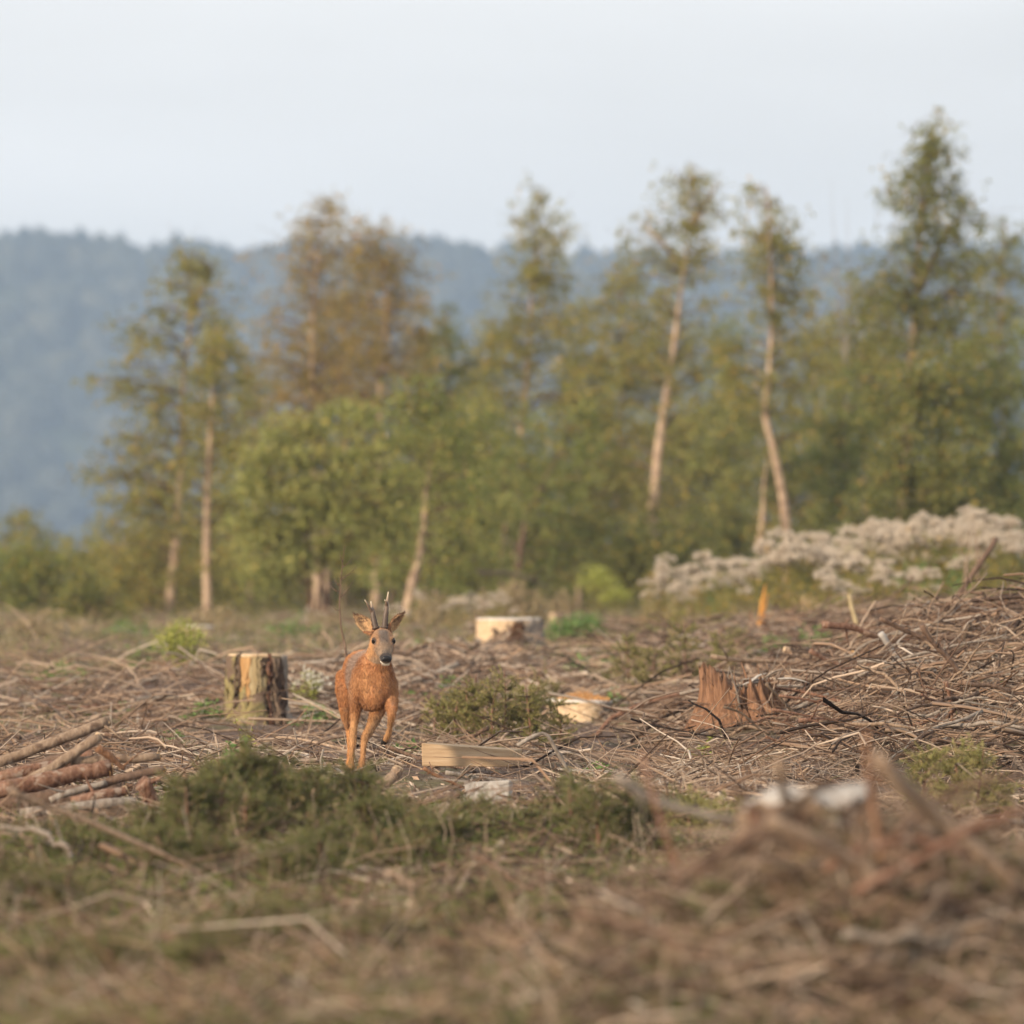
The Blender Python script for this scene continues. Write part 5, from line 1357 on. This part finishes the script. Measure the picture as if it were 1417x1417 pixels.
def weed(label, px, d, w_px, h_px, n=60, mat='weed', ls=.05, name='leafy_weed', cat='plant', group=None, stemmy=True):
    d = on(px, d); m = d / FPX; W = w_px * m; H = h_px * m; base = G(px, d)
    root = empty(name, base, label, cat, group)
    gs = Geo(); gl = Geo(); n = int(n * 1.5); ls *= 1.3; H *= 1.15
    for q in range(n):
        x, y = base[0] + rng.normal(0, W * .24), base[1] + rng.normal(0, max(W * .2, .08))
        b = np.array([x, y, float(g(x, y)) - .01]); h = H * rng.uniform(.4, 1.0) * math.exp(-((x - base[0]) / (W * .5)) ** 2)
        e = b + np.array([rng.normal(0, .25) * h, rng.normal(0, .25) * h, h])
        if stemmy: twigs(gs, [b], [e], .0022, .0013, .05, np.array([.4]))
        k = max(4, int(h / .022)); f = rng.uniform(.15, 1, k)[:, None]
        p = b * (1 - f) + e * f
        ax = rng.normal(0, 1, (k, 3)) * np.array([1, 1, .3]) + np.array([0, 0, .35])
        l_ = ls * rng.uniform(.5, 1.25, k) * (1.15 - f[:, 0] * .5)
        leaves(gl, p, ax, l_, l_ * rng.uniform(.35, .6, k), np.clip(rng.normal(.5, .22, k), 0, 1))
    if stemmy: gs.build('stems', M['stem'], root, base)['kind'] = 'stuff'
    o = gl.build('leaves', M[mat], root, base, False); o['kind'] = 'stuff'
    return root
weed('dark green nettle patch between snapped stump and windrow', 1068, 924, 74, 44, 46, 'weed', .055)
weed('dark green nettle clump against the red brown limb', 1132, 924, 60, 56, 40, 'weed', .055)
weed('green ferny tuft between the tall stump and the deer', 438, 1002, 60, 26, 34, 'weed', .05)
weed('green weeds at the foot of the tall stump', 285, 996, 60, 28, 34, 'weed', .045)
weed('low green weed mat at the edge far behind the log pile', 92, 950, 90, 34, 60, 'weed', .05)
weed('small bluish green shrub on the slope behind the log pile', 198, 934, 30, 40, 22, 'weed', .04)
weed('small bright green weed near the log pile', 165, 985, 40, 14, 20, 'weed', .05)
weed('bright green sprout alone in the brash', 971, 1050, 24, 30, 7, 'lime', .06)
weed('fresh green tuft behind the wide spruce patch', 622, 968, 40, 30, 30, 'weed', .04)
weed('green tuft right of the shoulder of the deer', 568, 972, 36, 16, 20, 'weed', .04)
weed('bright grassy weeds beside the wide pale stump', 792, 888, 90, 36, 60, 'weed', .07)
weed('small spiky weed before the pale fallen log', 838, 935, 16, 38, 5, 'weed', .10)
weed('second spiky weed before the pale fallen log', 804, 938, 14, 34, 5, 'weed', .10)
weed('bushy green thistle near the log pile', 325, 1104, 36, 78, 12, 'weed', .045)
weed('pale flowering weed before the dark spruce', 292, 1098, 40, 72, 10, 'lime', .022)
weed('thin lime weed before the tall stump', 345, 1064, 16, 82, 3, 'lime', .028)
weed('lime weed beside the dark spruce clump', 372, 1102, 40, 52, 12, 'lime', .02)
weed('bright green grass like weed under the raised foreleg', 572, 1046, 60, 20, 30, 'weed', .05)
weed('green leaves beside the blue grey far plants', 1160, 872, 40, 30, 20, 'weed', .05)
weed('tall green leafy plant among the pale seed heads', 1268, 846, 40, 84, 10, 'weed', .075)
weed('green grass like weeds before the lime plant on the rise', 815, 872, 60, 26, 24, 'weed', .06)
weed('pale lime sprout before the orange splinter', 935, 872, 24, 30, 8, 'lime', .05)

weed('leafy green stalks between the pale seed heads at the high end', 1322, 850, 30, 96, 6, 'weed', .07)
weed('green stalks before the domed seed head clump', 1150, 852, 34, 60, 7, 'weed', .06)
weed('green stalks among the low seed head bank', 985, 866, 34, 60, 7, 'weed', .06)
weed('green weeds on the crest below the first slim birch', 180, 884, 90, 30, 30, 'weed', .06)
weed('green weeds on the crest before the pale willow', 400, 884, 110, 30, 34, 'weed', .06)
weed('bright weeds on the brash heap behind the deer', 585, 905, 50, 24, 20, 'weed', .05)
weed('grassy weeds behind the lime green goldenrod', 225, 905, 70, 26, 24, 'weed', .05)
weed('small weeds in front of the fresh stump', 730, 1012, 50, 22, 16, 'weed', .04)
weed('green tuft below the bent silver branch', 830, 1075, 40, 22, 14, 'weed', .04)
weed('green tuft by the sawn yellow wedge', 660, 1030, 60, 18, 18, 'weed', .035)
weed('bright tuft near the long thin branch', 245, 1030, 50, 20, 16, 'weed', .04)
weed('lime tuft beside the loose rounded spruce', 850, 985, 40, 34, 12, 'weed', .045)

weed('olive tan dead scrub below the drooping branch', 715, 868, 120, 66, 60, 'drygrass', .07, 'dead_scrub', 'scrub')
weed('dry scrub beside the tall lime green plant', 778, 862, 70, 44, 34, 'drygrass', .07, 'dead_scrub', 'scrub')
weed('dry scrub on the crest right behind the antlers', 600, 868, 110, 46, 44, 'drygrass', .07, 'dead_scrub', 'scrub')
weed('dry scrub on the crest below the clean trunked birch', 300, 876, 120, 36, 40, 'drygrass', .07, 'dead_scrub', 'scrub')
weed('olive scrub on the crest before the low seed head bank', 930, 868, 120, 44, 44, 'drygrass', .07, 'dead_scrub', 'scrub')
weed('dry scrub at the open end of the crest', 70, 884, 130, 40, 40, 'drygrass', .07, 'dead_scrub', 'scrub')

def plume(label, px, d, w_px, h_px, n, mat, heads, name='flowering_plant', tip='lime', cat='plant', spread=.28):
    """stems fanning out of one foot, leafy, with flower sprays at the top"""
    d = on(px, d); m = d / FPX; W = w_px * m; H = h_px * m; base = G(px, d)
    root = empty(name, base, label, cat)
    gs = Geo(); gl = Geo(); gf = Geo()
    for q in range(n):
        a = rng.uniform(0, 2 * PI); r = W * .5 * math.sqrt(rng.random())
        b = base + np.array([math.cos(a) * r * .35, math.sin(a) * r * .35, -.02])
        e = base + np.array([math.cos(a) * r, math.sin(a) * r, H * rng.uniform(.75, 1.0) * (1 - .25 * (r / W * 2) ** 2)])
        c = resample([b, (b + e) / 2 + rng.normal(0, .02, 3), e], 6)
        tube(gs, c, np.linspace(.0035, .0018, 6), 4, .4, 0, False)
        k = 16; f = rng.uniform(.2, .95, k)[:, None]; p = b * (1 - f) + e * f
        leaves(gl, p, rng.normal(0, 1, (k, 3)) + np.array([0, 0, .5]), .05 * rng.uniform(.5, 1.2, k), .013, None)
        K = heads
        hp = e + rng.normal(0, 1, (K, 3)) * np.array([W * .10 + .015, W * .10 + .015, H * .07]) - np.array([0, 0, H * .04])
        ks = max(1.0, d / 55)
        leaves(gf, hp, rng.normal(0, 1, (K, 3)) + np.array([0, 0, .6]), .022 * ks * rng.uniform(.6, 1.4, K), .015 * ks)
    gs.build('stems', M['stem'], root, base)['kind'] = 'stuff'
    o = gl.build('leaves', M[mat], root, base, False); o['kind'] = 'stuff'
    o = gf.build('flowers', M[tip], root, base, False); o['kind'] = 'stuff'
    return root
plume('lime green goldenrod in bud on the slope near the tall stump', 250, 938, 60, 78, 26, 'lime', 34)
plume('tall lime green plant on the rise behind the stumps', 827, 856, 54, 70, 22, 'lime', 40)
plume('smaller lime green plant beside the tall one on the rise', 852, 856, 40, 46, 14, 'lime', 34)
plume('white topped flowers growing between the tall stump and the deer', 424, 986, 44, 62, 18, 'lime', 12, tip='petal')
plume('yellow flowering stalk in front of the tall stump', 352, 990, 16, 40, 4, 'lime', 14, tip='lime')

# bare sapling behind the deer
b = G(482, 46.0)
gx = Geo()
c = resample([P(483, 990, 46), P(479, 905, 46), P(472, 868, 46), P(470, 830, 46), P(473, 790, 46), P(477, 755, 46)], 24)
c[0, 2] = b[2] - .03
tube(gx, c, np.linspace(.0085, .0018, 24), 6, .5, .1)
for i, e in [(17, (495, 782)), (15, (455, 808)), (19, (489, 770)), (14, (490, 802)), (12, (458, 838)), (20, (470, 766)), (16, (462, 800))]:
    tube(gx, resample([c[i], (c[i] + P(*e, 46)) / 2 + np.array([0, 0, -.01]), P(*e, 46.1)], 6), np.linspace(.0035, .0012, 6), 4, .5)
tag(gx.build('bare_sapling', M['brownbark'], None, b), 'thin leafless sapling standing right behind the back of the deer', 'sapling')

# ------------------------------------------------------------------ pale seed heads on the rise
def agrimony(h, w, nh, seed):
    rg = np.random.default_rng(seed)
    root = bpy.data.objects.new('seed_head_plant', None); COL.objects.link(root)
    gs = Geo(); gf = Geo()
    for q in range(nh):
        a = rg.uniform(0, 2 * PI); r = w * .5 * math.sqrt(rg.random())
        e = np.array([math.cos(a) * r, math.sin(a) * r, h * rg.uniform(.80, 1.0) * (1 - .22 * (2 * r / w) ** 2)])
        b = np.array([e[0] * .3, e[1] * .3, -.04])
        tube(gs, resample([b, (b + e) / 2 + rg.normal(0, .02, 3), e], 6), np.linspace(.0045, .0025, 6), 4, .3, 0, False)
        R = rg.uniform(.05, .13)
        nf = 17
        u = unit(rg.normal(0, 1, (nf, 3))); u[:, 2] = np.abs(u[:, 2]) * .7
        fc = e + u * R * np.array([1, 1, .62]) - np.array([0, 0, R * .3])
        twigs(gs, np.tile(e - np.array([0, 0, R * .6]), (nf, 1)), fc, .002, .001)
        K = 13
        p = np.repeat(fc, K, 0) + rg.normal(0, .012, (nf * K, 3))
        slivers(gf, p, rg.normal(0, 1, (nf * K, 3)) + np.array([0, 0, .5]), rg.uniform(.02, .045, nf * K), .015, np.clip(rg.normal(.5, .25, nf * K), 0, 1))
    K = 260; lp = rg.normal(0, 1, (K, 3)) * np.array([w * .2, w * .2, 0]); lp[:, 2] = rg.uniform(.05, .75, K) * h
    gl = Geo(); leaves(gl, lp, rg.normal(0, 1, (K, 3)) + np.array([0, 0, -.2]), rg.uniform(.04, .09, K), .022, rg.random(K))
    gl.build('leaves', M['leaf_olive'], root, smooth=False)['kind'] = 'stuff'
    gs.build('stems', M['stem'], root)['kind'] = 'stuff'
    o = gf.build('seed_heads', M['fluff'], root, smooth=False); o['kind'] = 'stuff'
    return root
AG = [agrimony(1.0, .6, 8, 1), agrimony(.9, .55, 7, 2), agrimony(1.15, .6, 9, 3), agrimony(.8, .65, 8, 4)]
used = [False] * 4
def put_ag(px, d, s, k, label, group):
    o = AG[k] if not used[k] else copy_tree(AG[k])
    used[k] = True
    o.location = G(px, d); o.rotation_euler = (0, 0, rng.uniform(0, 6.28)); o.scale = (s, s, s)
    o['label'] = label; o['category'] = 'plant'; o['group'] = group
SG = 'pale dried seed head plants on the rise'
ql = 0
for (x0, x1, d0, d1, ytop0, ytop1, n, lab) in [
        (1275, 1400, 74, 84, 708, 715, 12, 'pale dried seed head plant in the tall bank at the high end'),
        (1195, 1265, 78, 86, 728, 735, 8, 'pale dried seed head plant in the notch before the tall bank'),
        (1070, 1185, 80, 90, 738, 745, 10, 'pale dried seed head plant in the domed clump mid way along'),
        (1120, 1290, 72, 78, 776, 770, 8, 'shorter pale seed head plant in front of the domed clump'),
        (895, 1060, 84, 94, 772, 776, 12, 'pale dried seed head plant in the low bank behind the orange splinter'),
        (540, 720, 88, 98, 815, 818, 13, 'faded seed head plant in the far strip behind the antlers'),
        (420, 470, 96, 100, 846, 846, 3, 'faded seed head plant below the pale willow')]:
    for q in range(n):
        px = x0 + (x1 - x0) * (q + rng.uniform(.2, .8)) / n; d = rng.uniform(d0, d1)
        yt = np.interp(px, [x0, x1], [ytop0, ytop1]) + abs(rng.normal(0, 20)) + 2
        hgt = (P(px, yt, d)[2] - G(px, d)[2])
        k = int(rng.integers(0, 4)) if ql > 3 else ql
        ql += 1
        put_ag(px, d, max(.25, 1.14 * hgt / [1.0, .9, 1.15, .8][k]), k, lab, SG + ', ' + lab.split(' in ')[-1] if ' in ' in lab else SG)

# ------------------------------------------------------------------ loose branches strewn about
def branch_template(seed, mat):
    rg = np.random.default_rng(seed)
    gx = Geo(); n = 14
    c = np.stack([np.linspace(-.5, .5, n), np.cumsum(rg.normal(0, .012, n)), np.cumsum(rg.normal(0, .008, n))], -1)
    c[:, 1:] -= c[:, 1:].mean(0)
    c[:, 2] += .015 * rg.normal() * np.sin(np.linspace(0, PI, n)); c[:, 1] += .05 * rg.normal() * np.sin(np.linspace(0, PI, n))
    rr = np.linspace(.012, .005, n)
    tube(gx, c, rr, 7, .5, .15)
    for q in range(7):
        i = int(rg.integers(2, n)); dr = unit(np.array([.7, rg.normal(0, .8), abs(rg.normal(0, .6))])); l_ = rg.uniform(.06, .3)
        i = min(i, n - 1)
        tube(gx, resample([c[i], c[i] + dr * l_ * .5 + rg.normal(0, .01, 3), c[i] + dr * l_], 5), np.linspace(rr[i] * .5, .0015, 5), 4, .5)
    me = gx.mesh('branch'); me.materials.append(M[mat])
    return me
BT = [branch_template(100 + i, mt) for i, mt in enumerate(['tanbark', 'brownbark', 'greywood', 'tanbark', 'redbark', 'brownbark', 'tanbark', 'greywood', 'brownbark', 'tanbark'])]
BW = ['tan', 'brown', 'grey', 'tan', 'reddish', 'brown', 'tan', 'grey', 'brown', 'tan']
def strew(n, x0, x1, y0, y1, zone, group, l0=.5, l1=1.3, tilt=.12, lift=.03):
    for q in range(n):
        px = rng.uniform(x0, x1); py = rng.uniform(y0, y1)
        d = on(px, py)
        xq = (px - CX) / FPX * d
        if any(a - .3 < xq < b + .3 and c - .3 < d < e for a, b, c, e in ZONES): continue
        k = int(rng.integers(0, len(BT)))
        o = bpy.data.objects.new('branch', BT[k]); COL.objects.link(o)
        p = G(px, d)
        L_ = rng.uniform(l0, l1) * (1 if d < 60 else 1.3)
        az = rng.normal(0, .55) + (PI if rng.random() < .5 else 0)
        # follow the slope of the ground between both ends
        hx, hy = math.cos(az) * L_ / 2, math.sin(az) * L_ / 2
        zz = float(g(p[0] + hx, p[1] + hy)) - float(g(p[0] - hx, p[1] - hy))
        sl = -math.atan2(zz, L_) + rng.normal(0, tilt)
        o.location = p + np.array([0, 0, lift + rng.uniform(0, .05) + abs(math.sin(sl)) * .1])
        o.rotation_euler = (rng.normal(0, .4), sl, az)
        th = rng.uniform(.55, 1.2) * (1 if d < 60 else 1.2)
        o.scale = (L_, th, th)
        tag(o, f'loose {BW[k]} dead branch lying {zone}', 'branch', f'loose {BW[k]} dead branches {group}')
strew(60, 1010, 1440, 880, 1075, 'in the brash windrow', 'in the brash windrow', .4, 1.1, .25, .14)
strew(26, 560, 1000, 905, 1010, 'among the stumps', 'among the stumps', .4, 1.0)
strew(26, -20, 470, 900, 1015, 'on the slope around the tall stump', 'around the tall stump', .4, 1.0)
strew(22, 480, 1000, 1020, 1130, 'in the litter before the deer', 'in the litter before the deer', .3, .8)
strew(16, 880, 1430, 815, 880, 'along the rise', 'along the rise', .5, 1.2)
strew(12, 480, 880, 850, 900, 'behind the wide pale stump', 'behind the wide pale stump', .5, 1.2)
strew(26, 880, 1430, 1120, 1400, 'close by round the near stumps', 'close by round the near stumps', .3, .8, .3)
strew(8, -20, 880, 1200, 1400, 'in the nearest litter', 'in the nearest litter', .3, .8, .2)

# ------------------------------------------------------------------ what nobody could count: twigs, needles, grass
def open_spot(x, d, keep=.25):
    """thin the litter where the photograph shows it trodden down"""
    k = np.ones(len(x), bool)
    for x0, x1, d0, d1 in ZONES:
        k &= ~((x > x0) & (x < x1) & (d > d0) & (d < d1) & (rng.random(len(x)) > keep))
    return k
def scatter(n, x0=-140, x1=1560, y0=858, y1=1460):
    px = rng.uniform(x0, x1, n); py = rng.uniform(y0, y1, n)
    d = HC * FPX / (py - HOR)
    x = (px - CX) / FPX * d
    return px, x, d
def litter():
    gx = Geo()
    N = 22000
    px, x, d = scatter(N)
    sc = np.where(d > 60, 1.35, 1.0)
    ln = rng.uniform(.08, .45, N) * sc * np.where(rng.random(N) < .12, 1.8, 1)
    az = rng.uniform(0, 2 * PI, N); el = np.abs(rng.normal(0, .22, N))
    z = g(x, d)
    p0 = np.stack([x, d, z + rng.uniform(0, .035, N)], -1)
    dv = np.stack([np.cos(az) * np.cos(el), np.sin(az) * np.cos(el), np.sin(el)], -1) * ln[:, None]
    p1 = p0 + dv
    zg = g(p1[:, 0], p1[:, 1]); p1[:, 2] = np.maximum(p1[:, 2] + (zg - z) * .8, zg + .004)
    r = rng.uniform(.0015, .0048, N) * sc * np.where(rng.random(N) < .1, 2.2, 1)
    k = open_spot(x, d, .28)
    twigs(gx, p0[k], p1[k], r[k], r[k] * .5, .07, np.clip(rng.normal(.5, .25, N) + .8 * fbm(x * 1.2, d * .5, 63, 3) - .22 * sstep(36, 29, d), 0, 1)[k])  # tone also drops towards the viewer: foreground shade put into the twig colour
    # heaped brash
    N = 13000
    x = rng.uniform(.75, 5.2, N); d = rng.uniform(40.5, 72, N)
    keep = (rng.random(N) < np.clip(sstep(.7, 1.6, x) + .2, 0, 1)); x, d = x[keep], d[keep]; N = len(x)
    ln = rng.uniform(.10, .5, N); az = rng.normal(0, .95, N) + PI * (rng.random(N) < .5); el = rng.normal(.08, .28, N)
    z = g(x, d)
    c = np.stack([x, d, z + rng.uniform(0, .10, N)], -1)
    dv = np.stack([np.cos(az) * np.cos(el), np.sin(az) * np.cos(el), np.sin(el)], -1) * ln[:, None] / 2
    p0, p1 = c - dv, c + dv
    for q in (p0, p1): q[:, 2] = np.maximum(q[:, 2] + (g(q[:, 0], q[:, 1]) - z) * .8, g(q[:, 0], q[:, 1]) + .003)
    r = rng.uniform(.0015, .0055, N)
    k = open_spot(x, d, .5)
    twigs(gx, p0[k], p1[k], r[k], r[k] * .45, .08, np.clip(rng.normal(.42, .22, N) + .9 * fbm(x * 1.6, d * .8, 61, 3), 0, 1)[k])
    # stouter sticks lying loose on top, with hollows between
    N = 3900
    x = rng.uniform(.7, 5.2, N); d = rng.uniform(40.5, 74, N)
    keep = rng.random(N) < sstep(.6, 1.5, x); x, d = x[keep], d[keep]; N = len(x)
    ln = rng.uniform(.25, .95, N); az = rng.normal(0, 1.1, N) + PI * (rng.random(N) < .5); el = rng.normal(.05, .25, N); z = g(x, d)
    c = np.stack([x, d, z + rng.uniform(.05, .24, N)], -1)
    dv = np.stack([np.cos(az) * np.cos(el), np.sin(az) * np.cos(el), np.sin(el)], -1) * ln[:, None] / 2
    p0, p1 = c - dv, c + dv
    for q in (p0, p1): q[:, 2] = np.maximum(q[:, 2] + (g(q[:, 0], q[:, 1]) - z) * .8, g(q[:, 0], q[:, 1]) + .003)
    r = rng.uniform(.0035, .010, N) * np.where(rng.random(N) < .10, 2.0, 1)
    k = open_spot(x, d, .1)
    curved(gx, p0[k], p1[k], r[k], r[k] * .45, .055, np.clip(rng.normal(.38, .26, N), 0, 1)[k])
    # and on the heaps behind the deer
    N = 1500
    x = np.concatenate([rng.normal(-.75, .7, N // 2), rng.normal(-2.6, .8, N // 4), rng.normal(.6, .7, N // 4)]); d = np.concatenate([rng.normal(60, 4, N // 2), rng.normal(58, 3.5, N // 4), rng.normal(57, 6, N // 4)]); N = len(x)
    ln = rng.uniform(.25, .9, N); az = rng.normal(0, .9, N) + PI * (rng.random(N) < .5); el = rng.normal(.05, .25, N); z = g(x, d)
    c = np.stack([x, d, z + rng.uniform(.02, .14, N)], -1)
    dv = np.stack([np.cos(az) * np.cos(el), np.sin(az) * np.cos(el), np.sin(el)], -1) * ln[:, None] / 2
    p0, p1 = c - dv, c + dv
    for q in (p0, p1): q[:, 2] = np.maximum(q[:, 2] + (g(q[:, 0], q[:, 1]) - z) * .8, g(q[:, 0], q[:, 1]) + .003)
    r = rng.uniform(.004, .013, N); k = open_spot(x, d, .1)
    curved(gx, p0[k], p1[k], r[k], r[k] * .45, .055, np.clip(rng.normal(.5, .28, N), 0, 1)[k])
    # the same, thinner on the ground, over the rest of the clearing
    N = 2600
    px, x, d = scatter(N, y0=880)
    ln = rng.uniform(.2, .8, N); az = rng.normal(0, .9, N) + PI * (rng.random(N) < .5); el = np.abs(rng.normal(.0, .22, N)); z = g(x, d)
    p0 = np.stack([x, d, z + rng.uniform(0, .06, N)], -1)
    p1 = p0 + np.stack([np.cos(az) * np.cos(el), np.sin(az) * np.cos(el), np.sin(el)], -1) * ln[:, None]
    p1[:, 2] = np.maximum(p1[:, 2] + (g(p1[:, 0], p1[:, 1]) - z) * .8, g(p1[:, 0], p1[:, 1]) + .003)
    r = rng.uniform(.004, .011, N)
    far = open_spot(x, d, .0) & open_spot(p1[:, 0], p1[:, 1], .0) & open_spot((x + p1[:, 0]) / 2, (d + p1[:, 1]) / 2, .0) & (d > 33)
    curved(gx, p0[far], p1[far], r[far], r[far] * .45, .055, np.clip(rng.normal(.42, .26, far.sum()), 0, 1))
    # tangle about the near stumps
    N = 4500
    x = rng.normal(1.05, .65, N); d = rng.uniform(18.0, 23.0, N)
    ln = rng.uniform(.10, .5, N); az = rng.uniform(0, 2 * PI, N); el = rng.normal(.1, .35, N); z = g(x, d)
    c = np.stack([x, d, z + rng.uniform(0, .10, N)], -1)
    dv = np.stack([np.cos(az) * np.cos(el), np.sin(az) * np.cos(el), np.sin(el)], -1) * ln[:, None] / 2
    p0, p1 = c - dv, c + dv
    for q in (p0, p1): q[:, 2] = np.maximum(q[:, 2], g(q[:, 0], q[:, 1]) + .003)
    r = rng.uniform(.0015, .007, N)
    twigs(gx, p0, p1, r, r * .45, .08, np.clip(rng.normal(.4, .25, N), 0, 1))
    # upright broken stalks
    N = 3500
    px, x, d = scatter(N)
    ln = rng.uniform(.06, .26, N); p0 = np.stack([x, d, g(x, d) - .01], -1)
    dv = rng.normal(0, .45, (N, 3)); dv[:, 2] = 1; p1 = p0 + unit(dv) * ln[:, None]
    k = open_spot(x, d, .1)
    twigs(gx, p0[k], p1[k], .0022, .0012, .08, np.clip(rng.normal(.6, .25, N), 0, 1)[k])
    # chunky broken pieces
    N = 2600
    px, x, d = scatter(N)
    ln = rng.uniform(.06, .30, N); az = rng.uniform(0, 2 * PI, N); el = rng.normal(.05, .3, N)
    c = np.stack([x, d, g(x, d) + rng.uniform(0, .05, N)], -1)
    dv = np.stack([np.cos(az) * np.cos(el), np.sin(az) * np.cos(el), np.sin(el)], -1) * ln[:, None] / 2
    r = rng.uniform(.006, .020, N)
    k = open_spot(x, d, .2)
    twigs(gx, (c - dv)[k], (c + dv)[k], r[k], r[k] * .6, .05)
    tag(gx.build('twig_litter', M['twig']), 'brown layer of broken twigs over the whole clearing', 'twigs', kind='stuff')
    # chips of bark and wood, fallen needles
    gc = Geo(); N = 22000
    px, x, d = scatter(N)
    p = np.stack([x, d, g(x, d) + rng.uniform(.0, .04, N)], -1)
    s = rng.uniform(.015, .06, N) * np.where(d > 60, 1.3, 1)
    leaves(gc, p, rng.normal(0, 1, (N, 3)) * np.array([1, 1, .45]), s, s * rng.uniform(.2, .5, N))
    tag(gc.build('bark_chips', M['twig'], smooth=False), 'scattered chips of bark and wood between the twigs', 'chips', kind='stuff')
    # dead grass
    gg = Geo(); N = 46000
    px, x, d = scatter(N, y0=848)
    w = fbm(x * .55, d * .22, 77, 3) + .30 * sstep(54, 72, d) + .06 * sstep(33, 26, d)
    brash = .92 * sstep(40, 44, d) * (1 - sstep(68, 80, d)) * sstep(.9, 1.6, x - np.maximum(d - 55, 0) * .06)
    keep = (rng.random(N) < np.clip((w + .02) * 3.0, 0, 1) * (1 - brash) * sstep(31, 37, d)); x, d = x[keep], d[keep]; N = len(x)
    p = np.stack([x, d, g(x, d) - .005], -1)
    dr = rng.normal(0, .45, (N, 3)); dr[:, 2] = 1
    blades(gg, p, dr, rng.uniform(.10, .34, N) * np.where(d > 62, 1.25, .85), np.where(d > 60, .007, .004), .5)
    tag(gg.build('dry_grass', M['drygrass'], smooth=False), 'straw coloured dead grass in loose drifts over the clearing', 'dry grass', kind='stuff')
    gg = Geo(); N = 70000
    px, x, d = scatter(N, y0=852)
    w = fbm(x * .6 + 40, d * .25, 177, 3) + .035 + .30 * sstep(58, 76, d) * (1 - .5 * sstep(900, 1300, px)) + .34 * sstep(36, 28, d) * (1 - .6 * sstep(900, 1200, px))
    brash = .92 * sstep(40, 44, d) * (1 - sstep(68, 80, d)) * sstep(.9, 1.6, x - np.maximum(d - 55, 0) * .06)
    keep = (rng.random(N) < np.clip(w * 3.2, 0, 1) * (1 - brash)); x, d = x[keep], d[keep]; N = len(x)
    p = np.stack([x, d, g(x, d) - .005], -1)
    dr = rng.normal(0, .4, (N, 3)); dr[:, 2] = 1
    blades(gg, p, dr, rng.uniform(.06, .22, N) * np.where(d > 62, 1.3, .9), np.where(d > 60, .008, .0045), .5)
    tag(gg.build('grass', M['grass'], smooth=False), 'short green grass creeping through the litter', 'grass', kind='stuff')
litter()
